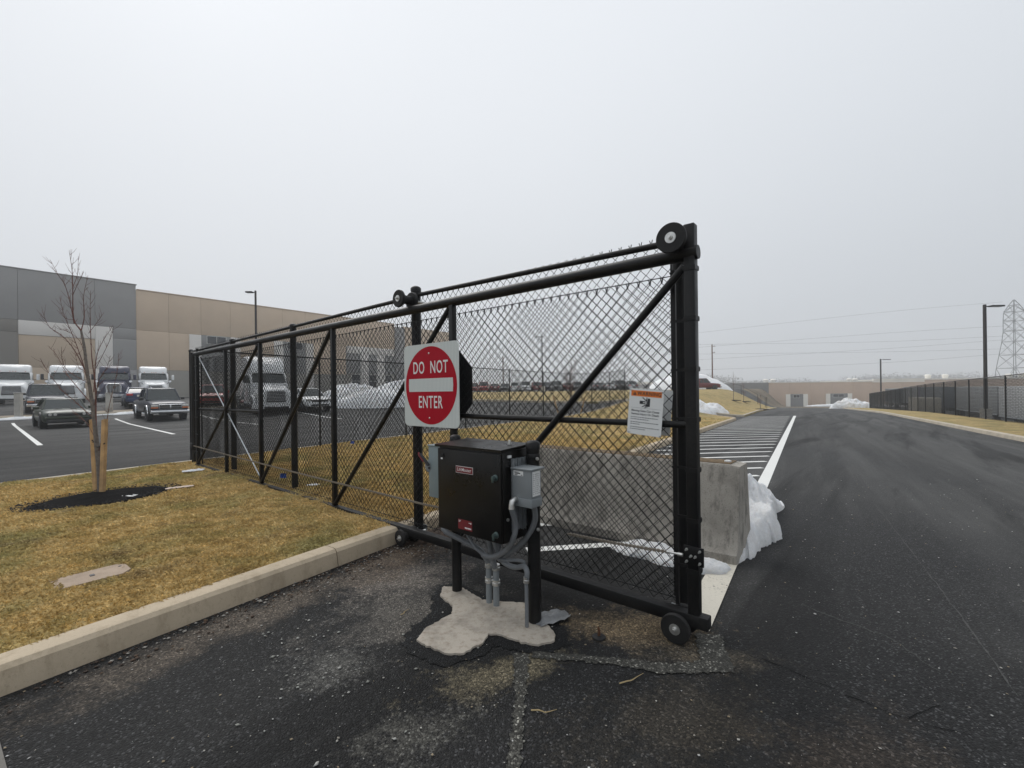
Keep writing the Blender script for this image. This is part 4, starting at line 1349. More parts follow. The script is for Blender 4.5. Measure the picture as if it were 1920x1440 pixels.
# ================================================================== OTHER FENCES
def fence_line(name, label, pts, h, pitch, r_, post_r, base_dz=.1, group=None, mid=False, wire=True):
    P0 = Vector((*pts[0], terr(*pts[0]) + base_dz))
    root = thing(name, label, 'fence', P0, 0, group)
    Q = [Vector((x, y, terr(x, y) + base_dz)) - P0 for x, y in pts]
    pm_ = MB().tube((0, 0, -.3), (0, 0, h), post_r, 10).mesh('post', 'black', 40)
    for q in Q:
        place(pm_, 'post', root, q)
    for a, b in zip(Q, Q[1:]):
        up = Vector((0, 0, h - .03))
        MB().tube(a + up, b + up, post_r * .72, 8).build('top_rail', 'black', root)
        if wire:
            L = (b - a).length
            v, f = link_wires(0, L, .03, h - .02, pitch, r_, 0, 0, False)
            d_ = (b - a) / L
            n_ = Vector((-d_.y, d_.x, 0)).normalized()
            V = np.empty_like(v)
            for c_ in range(3):
                V[:, c_] = a[c_] + v[:, 0] * d_[c_] + v[:, 1] * n_[c_] + (v[:, 2] if c_ == 2 else 0)
            tag(npmesh('chain_link_fabric', V, f, 'mesh_far', root), kind='stuff')
    return root
pts = [gxy(10.75, 2.86)] + [XY(-10.5, 6.97 + 3.0 * k) for k in range(9)]
fence_line('side_fence', 'thin black chain-link fence running back from the far gate end', pts, 2.36, .10, .0032, .024)
e0 = XY(-10.5, 6.97 + 24)
fence_line('side_fence', 'short black fence return seen edge-on beyond the warning sign', [e0] + [(e0[0] + .25 * k * 3, e0[1] + .97 * k * 3) for k in (1, 2, 3)], 2.36, .14, .0045, .024)
fence_line('yard_fence', 'long black chain-link fence along the right verge before the trailers', [XY(8.72 + .6 * (d - 20) / 72, d) for d in np.arange(17.6, 93, 3.05)], 2.42, .16, .0070, .036)
fence_line('rise_fence', 'low dark fence curving over the grassy rise', [(32, 77), (35.2, 76), (37.7, 73), (38.2, 69), (36.5, 64), (34.6, 60.3)], 1.55, .2, .0032, .03, wire=False)

# ================================================================== TREES
def tube_path(mb, pts, r0, r1, n=6):
    k = len(pts)
    mb.path(pts, [r0 + (r1 - r0) * (i / (k - 1)) ** .8 for i in range(k)], n)
tree = thing('young_tree', 'bare young tree with reddish twigs tied to two stakes in a mulch bed', 'tree', (-5.73, 6.18, .13))
T0 = Vector((-5.73, 6.18, .13))
TY = 6.18
def tp(px, py, dy=0):
    return at(px, py, TY + dy) - T0
trunkp = smooth([tp(189, 930), tp(186, 880), tp(181, 830), tp(178, 800), tp(172, 750), tp(163, 692), tp(158, 650), tp(152, 620)], 4)
tm = MB()
tube_path(tm, trunkp, .036, .013, 10)
tm.build('trunk', 'bark', tree)
br_ = [
    ([(152, 620), (138, 597), (136.5, 542), (135, 506), (129.5, 469)], .0, .014),
    ([(152, 621), (158, 594), (157, 555), (165, 516)], .12, .011),
    ([(180, 800), (179, 725), (172.5, 675), (170, 625), (169, 580), (170, 545)], .15, .013),
    ([(165, 705), (140, 657), (117, 630), (92, 612), (80, 585)], -.2, .010),
    ([(139, 607), (132, 570), (122, 535), (110, 517), (94, 487)], -.1, .008),
    ([(176, 785), (140, 752), (117, 732), (92, 700), (75, 672)], -.25, .009),
    ([(176, 735), (180, 675), (190, 645), (212, 610)], .2, .010),
    ([(184, 850), (200, 790), (205, 760), (220, 695), (222, 662)], -.3, .008),
    ([(177, 760), (185, 715), (200, 690), (207, 667)], -.25, .007),
    ([(170, 755), (140, 720), (125, 700), (107, 667), (92, 650)], .3, .009),
    ([(166, 715), (150, 665), (135, 625), (120, 590), (112, 557)], .15, .009),
    ([(136, 540), (145, 515), (147, 480)], .1, .006),
    ([(137, 552), (147, 530), (157, 510)], -.1, .006),
    ([(166, 625), (180, 607), (195, 586)], .1, .006),
    ([(168, 720), (127, 695), (117, 675), (115, 657)], -.3, .007),
    ([(174, 770), (160, 700), (148, 690), (140, 660)], .3, .007),
    ([(180, 690), (205, 640), (213, 612)], -.2, .006),
    ([(183, 830), (160, 790), (135, 770)], .3, .006),
    ([(160, 672), (150, 640), (128, 622), (112, 618)], .25, .006),
    ([(138, 600), (122, 596), (112, 580)], .1, .005),
    ([(185, 845), (196, 835), (203, 812)], -.1, .004),
]
rt = random.Random(5)
for pts, dy, r_ in br_:
    k = len(pts)
    P = smooth([tp(a, b, dy * (i / (k - 1))) for i, (a, b) in enumerate(pts)], 4)
    mb = MB()
    tube_path(mb, P, r_ * .70, .0017, 6)
    bo = mb.build('branch', 'twig', tree)
    tw = MB()
    for i in range(3, len(P) - 1):
        for _ in range(2):
            if rt.random() < .8:
                d_ = (P[i + 1] - P[i]).normalized()
                side = Vector((rt.uniform(-1, 1), rt.uniform(-1, 1), rt.uniform(-.1, .5))).normalized()
                e_ = (d_ * rt.uniform(.5, 1) + side * rt.uniform(.5, 1.0)).normalized()
                l_ = rt.uniform(.03, .17)
                m1 = P[i] + e_ * l_ * .5 + Vector((0, 0, l_ * .05))
                tw.path([P[i], m1, P[i] + e_ * l_ * .9 + Vector((0, 0, l_ * .22))], [.0021, .0017, .0011], 4)
    if tw.v:
        tw.build('twigs', 'twig', bo)
for i, (px, py, yy, top) in enumerate([(191.5, 935, 6.05, 787), (180, 922, 6.38, 787)]):
    b0 = at(px, py, yy)
    t1 = at(196.5 if i == 0 else 173, top, yy)
    st = MB()
    d_ = .024
    st.loft([[(b0.x - d_, yy - d_, .10), (b0.x + d_, yy - d_, .10), (b0.x + d_, yy + d_, .10), (b0.x - d_, yy + d_, .10)],
             [(t1.x - d_, yy - d_, t1.z), (t1.x + d_, yy - d_, t1.z + .01), (t1.x + d_, yy + d_, t1.z + .01), (t1.x - d_, yy + d_, t1.z)]])
    tag(st.build('tree_stake', 'stake', None, 30), ['front square timber stake right of the young tree trunk', 'rear square timber stake left of the young tree trunk'][i], 'stake', 'stakes of the young tree')
tie = thing('tree_tie', 'black strap tying the young tree to its stakes', 'strap', at(186, 838, 6.1))
q0 = at(186, 838, 6.1)
MB().path([p - q0 for p in smooth([at(196, 831, 6.0), at(190, 836, 6.10), at(183, 838, 6.13), at(179, 836, 6.2), at(184, 834, 6.26)], 5)], .008, 6).build('strap', 'strap', tie)
MB().path([p - q0 for p in smooth([at(173, 826, 6.33), at(176, 824, 6.42), at(180, 826, 6.36), at(174, 829, 6.31)], 5)], .009, 6).build('strap', 'strap', tie)
MB().path([p - q0 for p in [at(190, 838, 6.06), at(191, 846, 6.05), at(190.5, 851, 6.05)]], [.007, .008, .006], 6).build('strap_end', 'strap', tie)

def sapling(label, x, y, h, spread, seed, mat='twig', mulch=False, n=16, r0=.03):
    r_ = random.Random(seed)
    z = terr(x, y) + .1
    t_ = thing('bare_sapling', label, 'tree', (x, y, z), 0, 'bare saplings in the distance')
    MB().path([(0, 0, -.1), (.02, 0, h * .3), (-.02, .01, h * .65), (.03, 0, h)], [r0, r0 * .8, r0 * .5, r0 * .15], 6).build('trunk', 'bark', t_)
    cr = MB()
    for i in range(n):
        zz = h * r_.uniform(.28, .9)
        a = r_.uniform(0, 6.28)
        l_ = spread * r_.uniform(.5, 1) * (1.15 - zz / h * .6)
        p1 = Vector((math.cos(a) * l_ * .5, math.sin(a) * l_ * .5, zz + l_ * .55))
        p2 = Vector((math.cos(a) * l_ * .8, math.sin(a) * l_ * .8, zz + l_ * 1.3))
        cr.path([(0, 0, zz), p1, p2], [r0 * .4, r0 * .28, r0 * .12], 4)
        for _ in range(3):
            s_ = p1.lerp(p2, r_.random())
            cr.path([s_, s_ + Vector((r_.uniform(-1, 1), r_.uniform(-1, 1), r_.uniform(.3, 1.2))) * l_ * .35], [r0 * .18, r0 * .1], 4)
    cr.build('crown', mat, t_)
    if mulch:
        MB().lathe((0, 0, .01), (0, 0, 1), [(0, .9), (.06, .8), (.10, .3)], 20).build('mulch_ring', 'mulch', t_)
sp = at(1072, 772, 26.5)
sapling('bare sapling between two slanting stakes seen through the gate', sp.x, 26.5, 3.2, .8, 3, n=34, r0=.035)
for i, (a, b) in enumerate([((1048, 772), (1037, 742)), ((1088, 780), (1097, 744))]):
    A, B = at(*a, 26), at(*b, 26.3)
    A.z = terr(A.x, A.y)
    tag(MB().tube(A, B, .045, 6).build('tree_stake', 'stake', None, 30), ['left slanting pale stake of the sapling seen through the gate', 'right slanting pale stake of the sapling seen through the gate'][i], 'stake', 'stakes of the far sapling')
for i, (px, yy, h_) in enumerate([(1375, 55, 3.6), (1394, 60, 2.6), (1425, 50, 1.6)]):
    sx = (px - 960) / FPX * yy
    sapling(['bare sapling in a mulch ring on the grassy rise', 'second bare sapling on the grassy rise nearer the low fence', 'smallest bare sapling on the grassy rise by the road'][i], sx, yy, h_, .5, 20 + i, mulch=True, n=10, r0=.035)

# ================================================================== LIGHT POLES AND POWER LINES
M['pole'] = simple('dark_bronze_pole', (.022, .018, .018), .5, 0, .15, 4)
M['base'] = concrete('pole_base_concrete', (.42, .40, .36), .8, (.25, .22, .18), .3, .1)
def lamp(label, x, y, ztop, arm, base_h=.75, r_=.06, z=None):
    z0 = terr(x, y) if z is None else z
    t_ = thing('light_pole', label, 'light pole', (x, y, z0), 0, 'parking light poles')
    h_ = ztop - z0
    MB().tube((0, 0, -.3), (0, 0, base_h), .30, 18).build('concrete_base', 'base', t_)
    MB().loft([[(sx * r_, sy * r_, base_h) for sx, sy in ((-1, -1), (1, -1), (1, 1), (-1, 1))], [(sx * r_ * .85, sy * r_ * .85, h_) for sx, sy in ((-1, -1), (1, -1), (1, 1), (-1, 1))]]).build('shaft', 'pole', t_, 30)
    MB().box((0, -.04, h_ - .16), (arm * .45, .04, h_ - .10)).build('arm', 'pole', t_)
    a0, a1 = sorted((arm * .4, arm * 1.3))
    hd = MB().box((a0, -.17, h_ - .16), (a1, .17, h_ - .06), .02).build('lamp_head', 'pole', t_)
    MB().box((a0 + .08, -.12, h_ - .168), (a1 - .08, .12, h_ - .161)).build('lens', 'galv', hd)
q = at(479, 545, 34)
lamp('dark light pole rising behind the gate in front of the tan warehouse', q.x, 34, q.z, -.55)
q = at(1846, 571, 30.3)
lamp('tall dark light pole on a concrete base behind the right fence', q.x, 30.3, q.z, .95, .85, .075)
q = at(1651, 673, 78)
lamp('distant dark light pole near the end of the road', q.x, 78, q.z, 1.3, .8, .09)
q = at(1016, 630, 58)
lamp('distant dark light pole in the far car park behind the gate', q.x, 58, q.z, -.7, .9, .07)
q = at(943, 668, 115)
t_ = thing('utility_pole', 'distant brown pole above the red cars behind the gate', 'utility pole', (q.x, 115, terr(q.x, 115)))
MB().tube((0, 0, 0), (0, 0, q.z - terr(q.x, 115)), .14, 8).build('shaft', 'rust', t_)
q = at(1335, 646, 110)
M['polewood'] = simple('utility_pole_wood', (.17, .085, .06), .85, 0, .3, 3)
t_ = thing('utility_pole', 'reddish wooden utility pole right of the gate post', 'utility pole', (q.x, 110, -2))
MB().tube((0, 0, 0), (0, 0, q.z + 2), .19, 10, .13).build('shaft', 'polewood', t_)
MB().box((-.1, -.06, q.z + 1.5), (.75, .06, q.z + 1.62)).box((-.1, -.06, q.z - .1), (.7, .06, q.z + .02)).build('crossarm', 'polewood', t_)
for zz in (1.68, .08):
    MB().lathe((.6, 0, q.z + zz - .06), (0, 0, 1), [(0, .05), (.2, .07), (.25, .03)], 8).build('insulator', 'galv', t_)
# lattice pylon
M['pylon'] = simple('pylon_steel', (.20, .21, .22), .6, .4, .15, .5)
PYY = 185
pb = at(1903, 716, PYY)
py_ = thing('transmission_tower', 'lattice steel transmission tower at the right edge of the view', 'pylon', (pb.x, PYY, terr(pb.x, PYY) - 1))
zz0 = terr(pb.x, PYY) - 1
lv = []                                       # half width and height of each level
for pyy, hw in [(718, 4.3), (690, 3.7), (665, 3.1), (640, 2.5), (620, 2.2), (602, 2.2), (585, 2.1), (572, 1.1), (562, .10)]:
    lv.append((at(1903, pyy, PYY).z - zz0, hw))
lv[0] = (0, 4.8)
legs = []
for sx, sy in ((-1, -1), (1, -1), (1, 1), (-1, 1)):
    MB().path([(sx * hw, sy * hw, z) for z, hw in lv], .16, 4).build('leg', 'pylon', py_)
lat = MB()
for (z0, w0), (z1, w1) in zip(lv, lv[1:]):
    c0 = [(-w0, -w0, z0), (w0, -w0, z0), (w0, w0, z0), (-w0, w0, z0)]
    c1 = [(-w1, -w1, z1), (w1, -w1, z1), (w1, w1, z1), (-w1, w1, z1)]
    for k in range(4):
        k2 = (k + 1) % 4
        lat.tube(c0[k], c1[k2], .085, 4)
        lat.tube(c0[k2], c1[k], .085, 4)
        lat.tube(c1[k], c1[k2], .085, 4)
lat.build('lattice_bracing', 'pylon', py_)
for i in (4, 5, 6):
    z, hw = lv[i]
    arm_ = MB()
    for sgn in (-1, 1):
        arm_.tube((sgn * hw, -hw, z), (sgn * (hw + 2.2), 0, z + .3), .09, 4).tube((sgn * hw, hw, z), (sgn * (hw + 2.2), 0, z + .3), .09, 4).tube((sgn * hw, 0, z + 1.6), (sgn * (hw + 2.2), 0, z + .3), .09, 4)
    arm_.build('cross_arm', 'pylon', py_)
    MB().tube((-(hw + 2.2), 0, z + .3), (-(hw + 2.2), 0, z - 1.2), .1, 6).tube((hw + 2.2, 0, z + .3), (hw + 2.2, 0, z - 1.2), .1, 6).build('insulator', 'galv', py_)
M['wire'] = simple('conductor', (.10, .105, .11), .6, .3, .1, 1)
wires = [((1880, 566), (1640, 587), (1300, 625), 'topmost'), ((1885, 611), (1640, 626), (1300, 652), 'second'), ((1885, 630), (1640, 641), (1300, 646), 'third'),
         ((1885, 654), (1640, 660), (1300, 664), 'fourth'), ((1885, 637), (1640, 655), (1300, 675), 'fifth'), ((1885, 663), (1640, 681), (1300, 694), 'lowest')]
for i, (a, m_1, b, nm) in enumerate(wires):
    A, B, C_ = at(*a, PYY - 3 + i), at(*m_1, PYY + 12 + i), at(*b, PYY + 40 + i)
    E_ = C_ + (C_ - B) * 1.2
    tag(MB().path([p for p in smooth([A, B, C_, E_], 8)], .038, 4).build('power_line', 'wire'), '%s sagging power line running left from the lattice tower' % nm, 'power line', 'power lines')

# ================================================================== VEHICLES
M['tyre'] = simple('tyre_rubber', (.012, .012, .013), .8, 0, .2, 20)
M['rim'] = simple('wheel_rim', (.36, .37, .38), .35, .8, .15, 10)
M['chrome'] = simple('chrome_trim', (.62, .63, .64), .18, .95, .05, 5)
M['trim'] = simple('black_trim', (.012, .012, .013), .5, 0, .2, 10)
M['glass'] = glassmat('vehicle_glass', (.016, .024, .024), .05)
M['lampglass'] = simple('headlamp_glass', (.50, .50, .47), .15, .2, .1, 20)
M['tail'] = simple('tail_lamp', (.42, .02, .02), .25, 0, .1, 10)
M['amber'] = simple('amber_lamp', (.55, .16, .05), .25, 0, .1, 10)
M['plate'] = simple('number_plate', (.55, .55, .50), .5, 0, .1, 10)
def paint(name, col, rough=.3):
    if name not in M:
        M[name] = simple(name, col, rough + .1, .0, .06, 2.0, coat=.25 if max(col) < .3 else .4, spec=.35)
    return name
tyre_mesh = MB().lathe((0, -.5, 0), (0, 1, 0), [(0, .70), (.05, .93), (.2, 1.), (.8, 1.), (.95, .93), (1.0, .70)], 24).mesh('tyre', 'tyre', 40)
rm = MB().lathe((0, -.46, 0), (0, 1, 0), [(.0, .12), (-.04, .13), (-.02, .30), (.06, .50), (.0, .60), (-.06, .68), (.02, .71), (.9, .71)], 20)
rim_mesh = rm.mesh('rim', 'rim', 40)
def wheel(parent, x, y, r_, w, side):
    """outer face towards side*y"""
    ty = place(tyre_mesh, 'wheel', parent, (x, y, r_), (0, 0, 0 if side < 0 else math.pi), (r_, w, r_))
    place(rim_mesh, 'rim', ty, (0, 0, 0))
    return ty
def sym(half):
    """half ring (y>=0 from bottom to top) -> closed ring"""
    return [(x, y, z) for x, y, z in half] + [(x, -y, z) for x, y, z in half[::-1]]
def rounded(o):
    m_5 = o.modifiers.new('rounding', 'SUBSURF')
    m_5.levels = 1
    m_5.render_levels = 1
    return o
def car(name, label, cat, loc, heading, col, L=4.9, W=1.86, H=1.45, kind='sedan', wheel_r=.33, group='parked cars and pickups', detail=True, rear=False, grille='trim'):
    """local x forward, y left"""
    t_ = thing(name, label, cat, (loc[0], loc[1], terr(loc[0], loc[1]) if len(loc) < 3 else loc[2]), heading, group)
    hw = W / 2
    x0, x1 = -L / 2, L / 2
    zb = .24 if kind != 'pickup' else .36
    if kind == 'coupe':
        hood, deck, belt = .88, .95, .92
        st = [(x0, .40, .88, .84), (x0 + .10, .28, deck, .92), (x0 + .8, zb, deck + .01, 1.0), (-.3, zb, belt + .02, 1.0), (.55, zb, belt, 1.0), (x1 - .9, zb, hood, .99), (x1 - .18, zb, hood - .05, .95), (x1, .30, .62, .90)]
        cab_ = (-1.75, .85, -.85, .25, .86, .66)
    elif kind == 'sedan':
        hood, deck, belt = .92, 1.02, .95
        st = [(x0, .42, .90, .82), (x0 + .10, .28, deck, .90), (x0 + .8, zb, deck + .02, .99), (-.3, zb, belt + .03, 1.0), (.7, zb, belt + .01, 1.0), (x1 - .9, zb, hood - .04, .98), (x1 - .2, zb, hood - .16, .90), (x1, .34, .58, .82)]
        cab_ = (-1.85, 1.10, -1.0, .30, .88, .66)
    elif kind == 'hatch':
        hood, belt = 1.0, 1.0
        st = [(x0, .42, .95, .86), (x0 + .08, .28, 1.08, .93), (x0 + .6, zb, 1.08, 1.0), (0, zb, belt + .02, 1.0), (.7, zb, belt, 1.0), (x1 - .8, zb, hood - .06, .98), (x1 - .2, zb, hood - .20, .92), (x1, .34, .62, .84)]
        cab_ = (x0 + .10, 1.15, x0 + .55, .35, .90, .70)
    elif kind == 'van':
        belt = 1.15
        st = [(x0, .42, 1.1, .94), (x0 + .05, .3, 1.15, .97), (0, zb, belt, 1.0), (1.0, zb, belt, 1.0), (x1 - .6, zb, 1.08, .98), (x1 - .15, zb, .98, .92), (x1, .34, .66, .86)]
        cab_ = (x0 + .06, 1.6, x0 + .16, .85, .92, .78)
    else:                                       # pickup
        belt = 1.16
        st = [(x0, .55, 1.12, .95), (x0 + .06, .46, 1.16, .98), (x0 + 1.0, zb, 1.16, 1.0), (-.25, zb, 1.17, 1.0), (.65, zb, belt, 1.0), (.85, zb, 1.14, 1.0), (x1 - .6, zb, 1.06, .98), (x1 - .15, zb, .98, .94), (x1, .44, .86, .90)]
        cab_ = (-.85, .98, -.62, .42, .90, .72)
    rings = []
    for (x, lo, hi, k) in st:
        m_3 = lo + (hi - lo) * .55
        rings.append(sym([(x, 0, lo), (x, hw * k * .86, lo), (x, hw * k * .985, lo + .10), (x, hw * k, m_3), (x, hw * k * .965, hi - .06), (x, hw * k * .86, hi), (x, 0, hi + .025)]))
    bd = rounded(MB().loft(rings).build('body', col, t_, 60))
    xr0, xw0, xr1, xw1, kb, kt = cab_
    zt = H
    zbelt = belt - .02 if kind != 'coupe' else belt - .03
    def fr(x0_, x1_, k, z):
        return [(x0_, -hw * k, z), (x1_, -hw * k * .96, z), (x1_ + .10, 0, z), (x1_, hw * k * .96, z), (x0_, hw * k, z), (x0_ - .06, 0, z)]
    zl = zt - .05
    gl = MB().loft([fr(xr0, xw0, kb, zbelt), fr(xr1 - .02, xw1 + .03, kt + .015, zl)]).build('windows', 'glass', t_, 30)
    MB().loft([fr(xr1 - .06, xw1 + .05, kt + .03, zl), fr(xr1 + .05, xw1 - .05, kt - .02, zt - .012), fr(xr1 + .3, xw1 - .3, kt - .2, zt)]).build('roof', col, t_, 70)
    for sy in (-1, 1):
        pill = [((xw0 + .0, sy * hw * kb * .965, zbelt), (xw1 + .03, sy * hw * (kt + .015) * .97, zl), .035), ((xr0 + .01, sy * hw * kb, zbelt), (xr1, sy * hw * (kt + .02), zl), .07)]
        if kind != 'coupe':
            xm = (xr1 + xw1) / 2 - .1
            pill.append(((xm, sy * hw * kb * .985, zbelt), (xm, sy * hw * (kt + .02), zl), .04))
        for a, b, r_ in pill:
            MB().tube(a, b, r_, 6).build('pillar', col, t_)
        mi = MB().box((xw0 - .28, sy * (hw * kb + .06), zbelt + .02), (xw0 - .12, sy * (hw + .14), zbelt + .17), .03).build('mirror', col if kind != 'pickup' else 'trim', t_)
    wb = L * .295 if kind != 'pickup' else L * .305
    for x in (wb - (0 if kind != 'coupe' else -.05), -wb + (.05 if kind != 'pickup' else -.0)):
        for sy in (-1, 1):
            MB().lathe((x, sy * (hw * .995 + .004), wheel_r * 1.02), (0, -sy, 0), [(0, wheel_r * 1.16), (.25, wheel_r * 1.16)], 22).build('wheel_arch', 'trim', t_)
            wheel(t_, x, sy * (hw - .10), wheel_r, .24, sy)
    # front
    zf = {'coupe': .66, 'sedan': .66, 'hatch': .70, 'van': .76, 'pickup': .86}[kind]
    xf = x1 - .02
    if detail:
        if kind == 'coupe':
            MB().box((xf - .10, -hw * .80, .60), (xf + .02, hw * .80, .74), .02).build('grille', 'trim', t_)
            for sy in (-1, 1):
                for k_ in (.70, .52):
                    MB().lathe((xf + .01, sy * hw * k_, .67), (1, 0, 0), [(0, .062), (.02, .062), (.022, .045)], 14).build('headlight', 'lampglass', t_)
            MB().box((xf - .06, -hw * .82, .26), (xf + .03, hw * .82, .44), .03).build('air_intake', 'trim', t_)
            MB().box((xf - .12, -hw * .86, .46), (xf + .05, hw * .86, .56), .03).build('bumper', col, t_)
            for sy in (-1, 1):
                MB().box((.95, sy * .28 - .13, .915), (1.30, sy * .28 + .13, .935), .005).build('hood_scoop', 'trim', t_)
        elif kind == 'pickup':
            gr = MB().box((xf - .12, -hw * .58, .60), (xf + .035, hw * .58, .90), .02).build('grille', 'chrome', t_)
            for sy in (-1, 1):
                for k_ in (0, 1):
                    MB().box((xf + .036, sy * .03, .622 + k_ * .135), (xf + .042, sy * hw * .55, .738 + k_ * .135)).build('grille_opening', 'trim', gr)
                MB().box((xf - .16, sy * hw * .60, .76), (xf + .01, sy * hw * .93, .88), .02).build('headlight', 'lampglass', t_)
                MB().box((xf - .16, sy * hw * .60, .675), (xf + .005, sy * hw * .93, .755), .02).build('turn_signal', 'amber', t_)
            MB().box((xf - .14, -hw * .98, .38), (xf + .12, hw * .98, .57), .04).build('bumper', 'chrome', t_)
            MB().box((xf + .10, -hw * .6, .34), (xf + .125, hw * .6, .45), .01).build('air_intake', 'trim', t_)
            MB().box((x0 + .08, -hw * .84, 1.155), (-.95, hw * .84, 1.192)).build('bed_opening', 'trim', t_)
            if grille == 'flare':
                for x in (wb, -wb):
                    for sy in (-1, 1):
                        P = [(x + wheel_r * 1.22 * math.cos(R(a)), sy * (hw + .012), wheel_r * 1.02 + wheel_r * 1.22 * math.sin(R(a))) for a in range(-5, 190, 15)]
                        MB().path(P, .035, 6).build('fender_flare', 'chrome', t_)
        else:
            MB().box((xf - .10, -hw * .55, zf - .10), (xf + .025, hw * .55, zf + .04), .02).build('grille', grille, t_)
            for sy in (-1, 1):
                MB().box((xf - .30, sy * hw * .58, zf - .04), (xf - .01, sy * hw * .90, zf + .10), .03).build('headlight', 'lampglass', t_)
            MB().box((xf - .12, -hw * .84, .26), (xf + .04, hw * .84, .46), .04).build('bumper', col, t_)
            MB().box((xf + .03, -hw * .6, .29), (xf + .045, hw * .6, .40), .005).build('air_intake', 'trim', t_)
        for sy in (-1, 1):
            MB().box((x0 - .015, sy * hw * .52, .80), (x0 + .25, sy * hw * .90, .95), .03).build('tail_light', 'tail', t_)
        MB().box((x0 - .02, -.26, .72), (x0 + .02, .26, .86)).build('number_plate', 'plate', t_)
        MB().box((x0 - .06, -hw * .84, .34), (x0 + .12, hw * .84, .60), .04).build('rear_bumper', col, t_)
    return t_

